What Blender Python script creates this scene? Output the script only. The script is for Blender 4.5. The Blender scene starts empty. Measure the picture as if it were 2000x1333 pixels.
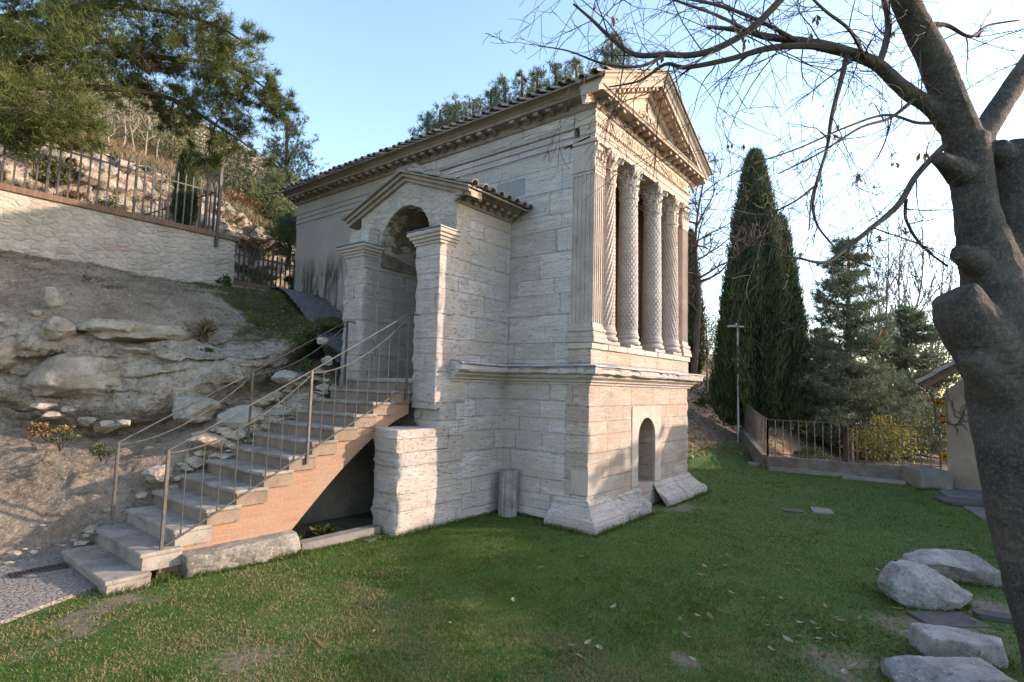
import bpy, bmesh, math, random
import numpy as np
from mathutils import Vector, Matrix

# ------------------------------------------------------------------ scene, camera, light
S = bpy.context.scene
COL = S.collection
random.seed(7); RNG = np.random.default_rng(11)
CAMP = dict(cx=-7.8873, cy=-4.6031, cz=1.8211, yaw=.9012, pitch=.081, roll=.0283, f=1076.34)
CPOS = np.array([CAMP['cx'], CAMP['cy'], CAMP['cz']])
def cam_axes():
    yw, pt, rl = CAMP['yaw'], CAMP['pitch'], CAMP['roll']
    f = np.array([math.sin(yw)*math.cos(pt), math.cos(yw)*math.cos(pt), math.sin(pt)])
    r0 = np.array([math.cos(yw), -math.sin(yw), 0.]); u0 = np.cross(r0, f)
    return math.cos(rl)*r0+math.sin(rl)*u0, -math.sin(rl)*r0+math.cos(rl)*u0, f
AR, AU, AF = cam_axes()
def at(u, v, dist):                 # photo pixel (2000 px wide) at a depth in metres -> point in the place
    return CPOS+dist*(AF+AR*(u-1000)/CAMP['f']-AU*(v-666.5)/CAMP['f'])
def on(u, v, ax, val):
    d = AF+AR*(u-1000)/CAMP['f']-AU*(v-666.5)/CAMP['f']; i = 'xyz'.index(ax)
    return CPOS+d*((val-CPOS[i])/d[i])
cd = bpy.data.cameras.new('camera'); cam = bpy.data.objects.new('camera', cd); COL.objects.link(cam)
cd.sensor_width = 36; cd.lens = CAMP['f']/2000*36; cd.clip_start = .05; cd.clip_end = 2000
M4 = Matrix(((AR[0], AU[0], -AF[0], CPOS[0]), (AR[1], AU[1], -AF[1], CPOS[1]), (AR[2], AU[2], -AF[2], CPOS[2]), (0, 0, 0, 1)))
cam.matrix_world = M4; S.camera = cam

SUN_EL = math.radians(17.3)
SUN_H = np.array([.69, -.72])/math.hypot(.69, .72)      # horizontal direction towards the sun
W = bpy.data.worlds.new('World'); S.world = W; W.use_nodes = True
wn = W.node_tree; bg = wn.nodes['Background']
sky = wn.nodes.new('ShaderNodeTexSky'); sky.sky_type = 'NISHITA'; sky.sun_disc = False
sky.sun_elevation = SUN_EL; sky.sun_rotation = math.atan2(SUN_H[0], SUN_H[1])
sky.altitude = 200; sky.air_density = 1.0; sky.dust_density = 1.4; sky.ozone_density = 1.2
wn.links.new(sky.outputs[0], bg.inputs[0]); bg.inputs[1].default_value = .15
sd = bpy.data.lights.new('sun', 'SUN'); sun = bpy.data.objects.new('sun', sd); COL.objects.link(sun)
sd.energy = 2.15; sd.angle = math.radians(.55); sd.color = (1, .80, .64)
TRAV = Vector((-SUN_H[0]*math.cos(SUN_EL), -SUN_H[1]*math.cos(SUN_EL), -math.sin(SUN_EL)))
sun.rotation_euler = TRAV.to_track_quat('-Z', 'Y').to_euler(); sun.location = (20, -20, 15)
S.view_settings.view_transform = 'Standard'; S.view_settings.look = 'None'
S.view_settings.exposure = 1.9; S.view_settings.gamma = 1
S.render.engine = 'CYCLES'
S.cycles.max_bounces = 6; S.cycles.diffuse_bounces = 4; S.cycles.transparent_max_bounces = 6
try: S.cycles.use_denoising = True
except Exception: pass

# ------------------------------------------------------------------ noise
def _hash(i, j, k, s):
    with np.errstate(over='ignore'):
        h = (i.astype(np.uint32)*np.uint32(374761393)+j.astype(np.uint32)*np.uint32(668265263)
             + k.astype(np.uint32)*np.uint32(2147483647)+np.uint32(s*362437+17)*np.uint32(1274126177))
        h = (h ^ (h >> np.uint32(13)))*np.uint32(1274126177)
        h = h ^ (h >> np.uint32(16))
        h = h*np.uint32(2246822519); h = h ^ (h >> np.uint32(15))
    return h.astype(np.float64)/2147483647.5-1.
def vn(p, s=0):
    p = np.asarray(p, float); i = np.floor(p).astype(np.int64); f = p-i; f = f*f*(3-2*f)
    r = 0
    for a in (0, 1):
        for b in (0, 1):
            for c in (0, 1):
                w = (f[:, 0] if a else 1-f[:, 0])*(f[:, 1] if b else 1-f[:, 1])*(f[:, 2] if c else 1-f[:, 2])
                r = r+w*_hash(i[:, 0]+a, i[:, 1]+b, i[:, 2]+c, s)
    return r
def fbm(p, s=0, o=4, g=.5):
    p = np.asarray(p, float); r = 0; a = 1.; t = 0
    for k in range(o):
        r = r+a*vn(p*(2.03**k), s+k*7); t += a; a *= g
    return r/t
def sstep(a, b, x):
    t = np.clip((x-a)/(b-a), 0, 1); return t*t*(3-2*t)

# ------------------------------------------------------------------ materials
def mk(name):
    m = bpy.data.materials.new(name); m.use_nodes = True
    nt = m.node_tree; nt.nodes.clear()
    o = nt.nodes.new('ShaderNodeOutputMaterial'); b = nt.nodes.new('ShaderNodeBsdfPrincipled')
    nt.links.new(b.outputs[0], o.inputs[0]); b.inputs['Roughness'].default_value = .85
    b.inputs['Specular IOR Level'].default_value = .25
    return m, nt, b
def nd(nt, typ, ins={}, out=0, **props):
    n = nt.nodes.new('ShaderNode'+typ)
    for k, v in props.items(): setattr(n, k, v)
    for k, v in ins.items():
        s = n.inputs[k]
        if isinstance(v, bpy.types.NodeSocket): nt.links.new(v, s)
        else:
            if isinstance(v, tuple) and len(v) == 3 and s.type == 'RGBA': v = v+(1,)
            s.default_value = v
    return n.outputs[out]
def objco(nt): return nd(nt, 'TexCoord', out='Object')
def mapv(nt, vec, scale=(1, 1, 1), loc=(0, 0, 0), rot=(0, 0, 0)):
    return nd(nt, 'Mapping', {'Vector': vec, 'Scale': scale, 'Location': loc, 'Rotation': rot})
def noise(nt, vec, scale=1., detail=4., rough=.55, out=0):
    return nd(nt, 'TexNoise', {'Vector': vec, 'Scale': scale, 'Detail': detail, 'Roughness': rough}, out=out)
def math_(nt, op, a, b=0., c=0., clamp=False):
    n = nt.nodes.new('ShaderNodeMath'); n.operation = op; n.use_clamp = clamp
    for i, v in enumerate((a, b, c)):
        if isinstance(v, bpy.types.NodeSocket): nt.links.new(v, n.inputs[i])
        else: n.inputs[i].default_value = v
    return n.outputs[0]
def mix(nt, fac, a, b, mode='MIX'):
    n = nt.nodes.new('ShaderNodeMix'); n.data_type = 'RGBA'; n.blend_type = mode
    for k, v in ((0, fac), (6, a), (7, b)):
        if isinstance(v, bpy.types.NodeSocket): nt.links.new(v, n.inputs[k])
        elif k: n.inputs[k].default_value = (*v, 1)
        else: n.inputs[k].default_value = v
    return n.outputs[2]
def ramp(nt, fac, a, b, lo=0., hi=1.):
    return nd(nt, 'MapRange', {'Value': fac, 'From Min': a, 'From Max': b, 'To Min': lo, 'To Max': hi}, clamp=True)
def bump(nt, b, h, strength=.5, dist=.02):
    nt.links.new(nd(nt, 'Bump', {'Height': h, 'Strength': strength, 'Distance': dist}), b.inputs['Normal'])
def setc(nt, b, c): nt.links.new(c, b.inputs['Base Color'])

def mat_travertine(name, c1, c2, cm, row=.33, wid=.95, joint=.011, pits=1., dirt=.5, warm=None, off=0.):
    m, nt, b = mk(name); co = objco(nt)
    sep = nt.nodes.new('ShaderNodeSeparateXYZ'); nt.links.new(co, sep.inputs[0])
    M = lambda op, a, b_=0., c=0.: math_(nt, op, a, b_, c)
    wob = M('SUBTRACT', noise(nt, mapv(nt, co, (.8, .8, 1.5)), 1.1, 2), .5)
    wobs = noise(nt, co, 11, 4, .6); wc = M('SUBTRACT', wobs, .5)
    u = M('ADD', sep.outputs[0], sep.outputs[1]); z = sep.outputs[2]
    z2 = M('ADD', z, M('MULTIPLY', M('SINE', M('MULTIPLY', z, 5.3)), .075))
    z2 = M('ADD', z2, M('ADD', M('MULTIPLY', wob, .025), M('MULTIPLY', wc, .016)))
    z2 = M('ADD', z2, off*.7)
    ri = M('FLOOR', M('DIVIDE', z2, row))
    wn1 = nt.nodes.new('ShaderNodeTexWhiteNoise'); wn1.noise_dimensions = '1D'; nt.links.new(ri, wn1.inputs['W'])
    wn2 = nt.nodes.new('ShaderNodeTexWhiteNoise'); wn2.noise_dimensions = '1D'; nt.links.new(M('ADD', ri, 31.7), wn2.inputs['W'])
    u2 = M('ADD', M('MULTIPLY', u, M('ADD', M('MULTIPLY', wn1.outputs['Value'], .8), .6)), M('MULTIPLY', wn2.outputs['Value'], 3.))
    u2 = M('ADD', u2, M('MULTIPLY', M('SINE', M('MULTIPLY', u2, 3.1)), .16))
    u2 = M('ADD', u2, M('MULTIPLY', wc, .03))
    cv = nt.nodes.new('ShaderNodeCombineXYZ'); nt.links.new(u2, cv.inputs[0]); nt.links.new(z2, cv.inputs[1])
    br = nt.nodes.new('ShaderNodeTexBrick'); br.offset = 0.; br.offset_frequency = 2; br.squash = 1.
    nt.links.new(cv.outputs[0], br.inputs['Vector'])
    br.inputs['Color1'].default_value = (0, 0, 0, 1); br.inputs['Color2'].default_value = (1, 1, 1, 1); br.inputs['Mortar'].default_value = (.5, .5, .5, 1)
    br.inputs['Scale'].default_value = 1; br.inputs['Mortar Size'].default_value = joint; br.inputs['Mortar Smooth'].default_value = .3
    br.inputs['Brick Width'].default_value = wid; br.inputs['Row Height'].default_value = row
    blk = br.outputs['Color']; jn = noise(nt, co, 3.1, 4, .6)
    jt = M('MULTIPLY', br.outputs['Fac'], ramp(nt, jn, .28, .50, .15, 1.))
    strat = noise(nt, mapv(nt, co, (1.1, 1.1, 21)), 1.2, 6, .65)
    fine = noise(nt, mapv(nt, co, (4, 4, 60)), 1.3, 4, .62)
    big = noise(nt, mapv(nt, co, (1, 1, 1.6)), .8, 5, .62)
    base = mix(nt, blk, c1, c2)
    base = mix(nt, ramp(nt, strat, .45, .66, 0, .55), base, cm)
    base = mix(nt, ramp(nt, fine, .53, .67, 0, .48), base, tuple(x*.55 for x in cm))
    base = mix(nt, ramp(nt, big, .46, .68, 0, dirt), base, tuple(x*.62 for x in cm))
    pale = noise(nt, mapv(nt, co, (1, 1, 4.)), 1.7, 5, .62)
    base = mix(nt, ramp(nt, pale, .54, .66, 0, .45), base, tuple(min(.8, x*1.22) for x in c1))
    if warm:
        wz = noise(nt, mapv(nt, co, (1, 1, 2)), 1.3, 4, .6)
        base = mix(nt, ramp(nt, wz, .44, .6, 0, .7), base, warm)
    pit = noise(nt, mapv(nt, co, (6, 6, 34)), 2.4, 3, .6)
    pitm = ramp(nt, pit, .61, .69, 0, pits)
    base = mix(nt, M('MULTIPLY', pitm, .75), base, (.08, .065, .05))
    base = mix(nt, M('MULTIPLY', jt, ramp(nt, wobs, .35, .65, .15, .62)), base, (.17, .135, .105))
    setc(nt, b, base)
    h = M('ADD', M('MULTIPLY', strat, .5), M('MULTIPLY', fine, .4))
    h = M('SUBTRACT', h, M('MULTIPLY', pitm, .7)); h = M('SUBTRACT', h, M('MULTIPLY', jt, .9)); h = M('ADD', h, M('MULTIPLY', blk, .3))
    bump(nt, b, h, .75, .022); b.inputs['Roughness'].default_value = .92
    return m
def mat_stone(name, c1, c2, scale=3., dark=(.1, .09, .08), dk=.5, bs=.6, bd=.02, spots=None, moss=None):
    m, nt, b = mk(name); co = objco(nt)
    n1 = noise(nt, co, scale, 6, .62); n2 = noise(nt, co, scale*5, 5, .65); n3 = noise(nt, co, scale*.35, 4)
    c = mix(nt, ramp(nt, n1, .35, .65), c1, c2)
    c = mix(nt, ramp(nt, n2, .55, .72, 0, dk), c, dark)
    c = mix(nt, ramp(nt, n3, .52, .7, 0, dk*.8), c, tuple(x*.55 for x in c2))
    if spots:
        n4 = noise(nt, co, scale*9, 3); c = mix(nt, ramp(nt, n4, .6, .66, 0, .7), c, spots)
    if moss:
        n5 = noise(nt, co, scale*.9, 5); c = mix(nt, ramp(nt, n5, .53, .63, 0, .8), c, moss)
    setc(nt, b, c)
    h = math_(nt, 'ADD', math_(nt, 'MULTIPLY', n1, .7), math_(nt, 'MULTIPLY', n2, .4))
    bump(nt, b, h, bs, bd)
    b.inputs['Roughness'].default_value = .9
    return m
def mat_leaf(name, c1, c2, c3=None, trans=.25, seed=True):
    m, nt, b = mk(name)
    r = nd(nt, 'Attribute', attribute_name='rnd', out='Fac')
    c = mix(nt, ramp(nt, r, 0, .75), c1, c2)
    if c3: c = mix(nt, ramp(nt, r, .86, .9), c, c3)
    setc(nt, b, c); b.inputs['Roughness'].default_value = .6
    t = nt.nodes.new('ShaderNodeBsdfTranslucent'); nt.links.new(c, t.inputs[0])
    ms = nt.nodes.new('ShaderNodeMixShader'); ms.inputs[0].default_value = trans
    o = [n for n in nt.nodes if n.type == 'OUTPUT_MATERIAL'][0]
    nt.links.new(b.outputs[0], ms.inputs[1]); nt.links.new(t.outputs[0], ms.inputs[2]); nt.links.new(ms.outputs[0], o.inputs[0])
    return m
def mat_plain(name, c, rough=.5, metal=0., var=.25, scale=8., bs=.2):
    m, nt, b = mk(name); co = objco(nt); n = noise(nt, co, scale, 5)
    setc(nt, b, mix(nt, ramp(nt, n, .3, .7), tuple(x*(1-var) for x in c), tuple(min(1, x*(1+var)) for x in c)))
    b.inputs['Roughness'].default_value = rough; b.inputs['Metallic'].default_value = metal
    bump(nt, b, n, bs, .004); return m
def mat_brick(name, c1, c2, mortar, bw=.25, bh=.065, ms=.01, axis='xz', var=.5):
    m, nt, b = mk(name); co = objco(nt)
    sep = nt.nodes.new('ShaderNodeSeparateXYZ'); nt.links.new(co, sep.inputs[0])
    cv = nt.nodes.new('ShaderNodeCombineXYZ')
    wob = math_(nt, 'MULTIPLY', noise(nt, co, 7, 3), .02)
    nt.links.new(math_(nt, 'ADD', math_(nt, 'ADD', sep.outputs[0], sep.outputs[1]), wob), cv.inputs[0])
    nt.links.new(math_(nt, 'ADD', sep.outputs[2], wob), cv.inputs[1])
    br = nt.nodes.new('ShaderNodeTexBrick'); nt.links.new(cv.outputs[0], br.inputs['Vector'])
    br.inputs['Color1'].default_value = (*c1, 1); br.inputs['Color2'].default_value = (*c2, 1); br.inputs['Mortar'].default_value = (*mortar, 1)
    br.inputs['Scale'].default_value = 1; br.inputs['Mortar Size'].default_value = ms
    br.inputs['Brick Width'].default_value = bw; br.inputs['Row Height'].default_value = bh
    n = noise(nt, co, 1.6, 5); n2 = noise(nt, co, 30, 3)
    c = mix(nt, ramp(nt, n, .4, .68, 0, var), br.outputs['Color'], mortar)
    c = mix(nt, ramp(nt, n2, .4, .7, 0, .25), c, (.12, .08, .06))
    setc(nt, b, c)
    bump(nt, b, math_(nt, 'SUBTRACT', math_(nt, 'MULTIPLY', n2, .4), br.outputs['Fac']), .5, .008)
    return m
MT = {}
MT['trav'] = mat_travertine('travertine', (.585, .51, .475), (.44, .38, .355), (.36, .30, .27), dirt=.32, warm=(.44, .355, .285))  # copy for shaded walls, its albedo raised to brighten their shade
MT['trav_front'] = mat_travertine('travertine_front', (.49, .415, .345), (.37, .295, .24), (.27, .20, .155), row=.30, wid=.8, joint=.014, warm=(.40, .285, .215), dirt=.45, pits=1.5, off=.3)  # copy for the sunlit front, darker than the shaded walls' stone
MT['trav_upper'] = mat_travertine('travertine_upper', (.57, .50, .465), (.44, .385, .355), (.37, .31, .28), row=.38, wid=1.2, dirt=.22, off=.55)  # upper walls: albedo raised too, so their shade comes out brighter
MT['trav_pier'] = mat_travertine('travertine_pier', (.52, .45, .41), (.41, .35, .315), (.31, .255, .225), row=.34, wid=1.5, dirt=.32, pits=1.2, warm=(.42, .345, .28), off=.15)  # piers: albedo partly raised to brighten their shaded faces
MT['marble'] = mat_stone('weathered_marble', (.46, .385, .335), (.36, .285, .24), 2.2, (.12, .09, .075), .45, .45, .010)
MT['marble_grey'] = mat_stone('grey_marble', (.42, .375, .345), (.31, .27, .245), 2.4, (.12, .10, .085), .4, .35, .008)
MT['marble_white'] = mat_stone('pale_marble', (.50, .42, .355), (.41, .325, .265), 2.5, (.17, .12, .09), .4, .35, .008)
MT['carved'] = mat_stone('carved_marble', (.52, .40, .32), (.40, .27, .20), 9, (.12, .075, .05), .6, .9, .03)
MT['cornice'] = mat_stone('weathered_cornice', (.37, .30, .25), (.27, .205, .165), 2.4, (.08, .06, .045), .65, .7, .018)
MT['fascia'] = mat_stone('eave_plaster', (0.357, 0.293, 0.230), (0.306, 0.242, 0.183), 1.4, (.12, .09, .065), .35, .25, .006)
MT['plaster'] = mat_stone('rear_plaster', (0.410, 0.357, 0.307), (0.353, 0.303, 0.258), 1.1, (.22, .19, .15), .25, .3, .006)
MT['rubble'] = mat_stone('rubble_vault', (.30, .24, .175), (.17, .13, .09), 6, (.05, .035, .025), .8, 1., .06)
MT['arch_stone'] = mat_stone('rubble_masonry', (0.410, 0.353, 0.291), (0.303, 0.250, 0.197), 9, (.13, .105, .08), .6, .9, .04)
MT['lead'] = mat_plain('lead_flashing', (0.144, 0.162, 0.207), .5, .3, .3, 5)
MT['tile'] = mat_stone('old_roof_tile', (.30, .235, .185), (.21, .18, .15), 4, (.07, .06, .05), .7, .6, .01, spots=(.38, .35, .29))
MT['tile_red'] = mat_stone('red_roof_tile', (.34, .17, .10), (.24, .13, .085), 5, (.07, .05, .035), .6, .5, .01)
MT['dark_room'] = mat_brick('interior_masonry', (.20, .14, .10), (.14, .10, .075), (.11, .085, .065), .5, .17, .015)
MT['brick'] = mat_brick('string_brick', (.35, .20, .125), (.315, .17, .105), (.335, .225, .15), .26, .07, .007, var=.75)
MT['coping'] = mat_brick('coping_brick', (0.230, 0.132, 0.089), (0.170, 0.098, 0.068), (.14, .105, .08), .075, .5, .01, var=.15)
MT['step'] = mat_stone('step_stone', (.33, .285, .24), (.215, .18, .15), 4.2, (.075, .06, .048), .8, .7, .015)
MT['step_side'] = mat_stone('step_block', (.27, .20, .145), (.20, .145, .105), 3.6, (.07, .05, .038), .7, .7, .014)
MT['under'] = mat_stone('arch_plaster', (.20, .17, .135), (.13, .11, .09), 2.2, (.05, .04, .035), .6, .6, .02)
MT['iron'] = mat_plain('painted_iron', (.075, .068, .072), .5, .5, .25, 14)
MT['iron_rail'] = mat_plain('brown_painted_iron', (.12, .105, .092), .5, .4, .25, 14)
MT['galv'] = mat_plain('galvanised_steel', (.36, .37, .39), .45, .6, .15, 12)
MT['rock'] = mat_stone('hill_rock', (.42, .36, .285), (.27, .215, .16), 3.4, (.09, .07, .05), .7, 1., .06, moss=(.17, .135, .085))
MT['rock_pale'] = mat_stone('pale_limestone', (.40, .36, .305), (.26, .225, .18), 4, (.09, .075, .06), .75, 1., .04)
MT['block'] = mat_stone('carved_block', (.35, .325, .30), (.20, .18, .165), 5, (.06, .052, .045), .85, 1., .035, spots=(.42, .40, .37))
MT['oldblock'] = mat_stone('lichen_block', (.28, .25, .215), (.17, .145, .12), 4, (.05, .04, .035), .7, .9, .03, spots=(.40, .38, .34))
MT['replaced'] = mat_stone('blue_grey_block', (.30, .295, .30), (.25, .245, .25), 3, (.15, .14, .14), .3, .3, .006)
MT['kerbstone'] = mat_stone('damp_kerb_stone', (.20, .17, .14), (.12, .10, .085), 3, (.05, .04, .035), .6, .7, .02)  # plain dark base colour, set apart from the block in front
MT['slab'] = mat_stone('dark_slab', (.115, .10, .09), (.075, .068, .065), 3, (.03, .03, .03), .5, .5, .01)
MT['greyslab'] = mat_stone('grey_slab', (0.240, 0.216, 0.192), (0.176, 0.156, 0.136), 3, (.08, .07, .06), .5, .6, .015)
def _bark():
    m, nt, b = mk('grey_bark'); co = objco(nt)
    n1 = noise(nt, mapv(nt, co, (3, 3, 4)), 1, 6, .65); n2 = noise(nt, mapv(nt, co, (7, 7, 24)), 1, 6, .7); n3 = noise(nt, mapv(nt, co, (55, 55, 40)), 1, 5, .7); n4 = noise(nt, co, 1.6, 5, .6)
    c = mix(nt, ramp(nt, n1, .35, .65), (.105, .083, .069), (.046, .038, .034))
    c = mix(nt, ramp(nt, n2, .58, .70, 0, .45), c, (.028, .023, .02))
    c = mix(nt, ramp(nt, n3, .50, .62, 0, .7), c, (.155, .13, .11))
    c = mix(nt, ramp(nt, n4, .56, .68, 0, .5), c, (.15, .105, .07))
    setc(nt, b, c); h = math_(nt, 'ADD', math_(nt, 'MULTIPLY', n1, .8), math_(nt, 'SUBTRACT', math_(nt, 'MULTIPLY', n3, .4), math_(nt, 'MULTIPLY', ramp(nt, n2, .56, .7), .25)))
    bump(nt, b, h, 1., .03); b.inputs['Roughness'].default_value = .92; return m
MT['bark'] = _bark()
MT['twig'] = mat_plain('twig_bark', (.075, .055, .043), .8, 0, .3, 10)
MT['pine_bark'] = mat_plain('pine_bark', (.10, .072, .055), .9, 0, .35, 6, .6)
MT['pale_bark'] = mat_plain('pale_bark', (.23, .19, .16), .9, 0, .3, 6, .4)
MT['wood'] = mat_plain('old_timber', (.13, .082, .05), .8, 0, .35, 8, .4)
MT['house'] = mat_stone('house_plaster', (.29, .22, .165), (.20, .15, .11), 1.5, (.16, .125, .10), .45, .5, .012)
MT['ribbon'] = mat_plain('red_cloth', (.5, .03, .03), .6, 0, .2)
MT['yellow'] = mat_plain('yellow_petal', (.75, .47, .02), .6, 0, .25)
MT['gravel'] = mat_stone('path_gravel', (.36, .35, .35), (.28, .27, .275), 9, (.15, .14, .14), .4, .5, .01)
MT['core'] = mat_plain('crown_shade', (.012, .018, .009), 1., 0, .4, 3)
MT['cypress'] = mat_leaf('cypress_foliage', (.030, .048, .020), (.085, .108, .038), (.115, .075, .035), .12)
MT['pine'] = mat_leaf('pine_needles', (.045, .068, .020), (.125, .135, .034), (.22, .14, .05), .22)
MT['pine_far'] = mat_leaf('far_pine_needles', (.06, .09, .04), (.15, .17, .075), None, .2)
MT['conifer'] = mat_leaf('blue_conifer_needles', (.065, .09, .055), (.15, .175, .105), None, .2)
MT['leaf_green'] = mat_leaf('shrub_leaves', (.05, .075, .025), (.14, .15, .055), (.22, .17, .08), .2)
MT['leaf_yellow'] = mat_leaf('yellowing_leaves', (.12, .115, .025), (.22, .19, .04), (.14, .14, .04), .25)
MT['leaf_olive'] = mat_leaf('olive_leaves', (.10, .11, .06), (.19, .18, .11), (.24, .17, .09), .2)
MT['leaf_dry'] = mat_leaf('dry_leaves', (.13, .062, .028), (.22, .13, .06), (.36, .27, .15), .1)
MT['leaf_fallen'] = mat_leaf('fallen_leaf', (.24, .165, .095), (.17, .085, .035), (.30, .24, .165), .05)
MT['grass'] = mat_leaf('grass_blades', (.036, .080, .010), (.105, .152, .021), (.27, .205, .10), .3)
MT['grass_dry'] = mat_leaf('dry_grass', (.15, .11, .065), (.24, .18, .11), (.13, .13, .04), .2)
MT['dark_grass'] = mat_leaf('weed_leaves', (.035, .06, .015), (.08, .105, .025), None, .2)
def _ground():
    m, nt, b = mk('lawn_soil'); co = objco(nt)
    a = nd(nt, 'Attribute', attribute_name='bare', out='Fac')
    n1 = noise(nt, co, 2.2, 6, .65); n2 = noise(nt, co, 22, 5, .7)
    g = mix(nt, n1, (.040, .080, .012), (.075, .115, .018))
    n7 = noise(nt, co, 60, 4, .8); s = mix(nt, n2, (.085, .064, .043), (.22, .175, .12)); s = mix(nt, ramp(nt, n7, .56, .64, 0, .6), s, (.33, .28, .20)); s = mix(nt, ramp(nt, n7, .42, .34, 0, .6), s, (.045, .035, .022))
    f = math_(nt, 'ADD', a, math_(nt, 'MULTIPLY', math_(nt, 'SUBTRACT', n2, .5), 1.6))
    li = nd(nt, 'Attribute', attribute_name='litter', out='Fac'); n3 = noise(nt, co, 6, 6, .75)
    c = mix(nt, ramp(nt, f, .35, .65), g, s)
    lc = mix(nt, ramp(nt, n3, .4, .6), (.075, .05, .03), (.21, .145, .09))
    setc(nt, b, mix(nt, ramp(nt, math_(nt, 'ADD', li, math_(nt, 'SUBTRACT', n2, .5)), .35, .65), c, lc)); bump(nt, b, n2, .7, .02); return m
MT['ground'] = _ground()
def _hill():
    m, nt, b = mk('hillside_soil'); co = objco(nt)
    a = nd(nt, 'Attribute', attribute_name='moss', out='Fac')
    r = nd(nt, 'Attribute', attribute_name='rocky', out='Fac')
    n1 = noise(nt, co, 1.5, 7, .65); n2 = noise(nt, co, 14, 6, .7); n3 = noise(nt, co, 4.5, 5, .6)
    c = mix(nt, ramp(nt, n1, .35, .65), (.31, .24, .175), (.165, .122, .088))
    c = mix(nt, ramp(nt, n2, .54, .70, 0, .7), c, (.38, .325, .25))
    c = mix(nt, ramp(nt, n2, .46, .32, 0, .75), c, (.085, .064, .043))
    rk = mix(nt, ramp(nt, n3, .38, .62), (.43, .36, .285), (.27, .215, .16))
    rk = mix(nt, ramp(nt, n2, .5, .36, 0, .6), rk, (.09, .07, .05))
    c = mix(nt, ramp(nt, math_(nt, 'ADD', r, math_(nt, 'MULTIPLY', math_(nt, 'SUBTRACT', n3, .5), 1.2)), .4, .62), c, rk)
    n5 = noise(nt, co, 42, 5, .75); c = mix(nt, ramp(nt, n5, .54, .66, 0, .6), c, (.40, .35, .28)); c = mix(nt, ramp(nt, n5, .45, .34, 0, .6), c, (.07, .052, .036))
    mg = mix(nt, n2, (.035, .043, .012), (.10, .10, .028))
    c = mix(nt, ramp(nt, math_(nt, 'ADD', a, math_(nt, 'MULTIPLY', math_(nt, 'SUBTRACT', n1, .5), 1.6)), .4, .62), c, mg)
    setc(nt, b, c)
    bump(nt, b, math_(nt, 'ADD', n2, math_(nt, 'MULTIPLY', n3, 1.2)), 1., .06); b.inputs['Roughness'].default_value = .95
    return m
MT['hill'] = _hill()
def _cobble(name, c1, c2, sc):
    m, nt, b = mk(name); co = objco(nt)
    v1 = nt.nodes.new('ShaderNodeTexVoronoi'); v1.feature = 'F1'; nt.links.new(mapv(nt, co, (sc, sc*1.4, sc)), v1.inputs['Vector']); v1.inputs['Scale'].default_value = 1
    v2 = nt.nodes.new('ShaderNodeTexVoronoi'); v2.feature = 'DISTANCE_TO_EDGE'; nt.links.new(mapv(nt, co, (sc, sc*1.4, sc)), v2.inputs['Vector']); v2.inputs['Scale'].default_value = 1
    e = ramp(nt, v2.outputs['Distance'], .02, .16)
    bw = nt.nodes.new('ShaderNodeRGBToBW'); nt.links.new(v1.outputs['Color'], bw.inputs[0])
    n = noise(nt, co, 20, 4)
    c = mix(nt, bw.outputs[0], c1, c2); c = mix(nt, ramp(nt, n, .5, .7, 0, .4), c, (.14, .12, .1))
    setc(nt, b, mix(nt, ramp(nt, e, 0, 1, .45, 1), (.15, .125, .095), c))
    bump(nt, b, math_(nt, 'ADD', e, math_(nt, 'MULTIPLY', n, .3)), .8, .02); return m
MT['cobble'] = _cobble('cobble_path', (.30, .27, .24), (.225, .20, .175), 15)
MT['cobble_dark'] = _cobble('upper_cobbles', (.20, .195, .20), (.12, .115, .115), 9)
def _masonry():
    m, nt, b = mk('rubble_wall'); co = objco(nt)
    w = noise(nt, co, 3, 3, out=1)
    vv = nd(nt, 'VectorMath', {0: mapv(nt, co, (5.2, 5.2, 9.5)), 1: nd(nt, 'VectorMath', {0: w, 1: (.9, .9, .9)}, operation='MULTIPLY')}, operation='ADD')
    v1 = nt.nodes.new('ShaderNodeTexVoronoi'); nt.links.new(vv, v1.inputs['Vector']); v1.inputs['Scale'].default_value = 1
    v2 = nt.nodes.new('ShaderNodeTexVoronoi'); v2.feature = 'DISTANCE_TO_EDGE'; nt.links.new(vv, v2.inputs['Vector']); v2.inputs['Scale'].default_value = 1
    e = ramp(nt, v2.outputs['Distance'], .03, .2); n = noise(nt, co, 16, 5); n2 = noise(nt, co, 1.1, 4)
    bw = nt.nodes.new('ShaderNodeRGBToBW'); nt.links.new(v1.outputs['Color'], bw.inputs[0])
    c = mix(nt, ramp(nt, bw.outputs[0], .25, .75), (.47, .405, .35), (.37, .32, .275))
    c = mix(nt, ramp(nt, bw.outputs[0], .84, .88, 0, .45), c, (.36, .19, .12))
    c = mix(nt, ramp(nt, n2, .40, .58, 0, .7), c, (.46, .395, .335))
    c = mix(nt, ramp(nt, noise(nt, mapv(nt, co, (1.2, 1.2, .6)), 1.3, 5), .52, .7, 0, .5), c, (.19, .165, .14))
    c = mix(nt, ramp(nt, n, .52, .7, 0, .45), c, (.24, .19, .14))
    setc(nt, b, mix(nt, math_(nt, 'MULTIPLY', math_(nt, 'SUBTRACT', 1., e), .10), c, (.32, .26, .195)))
    bump(nt, b, math_(nt, 'ADD', math_(nt, 'MULTIPLY', e, .7), math_(nt, 'MULTIPLY', n, 1.)), .8, .025); return m
MT['masonry'] = _masonry(); MT['arch_stone'] = MT['masonry']
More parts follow.
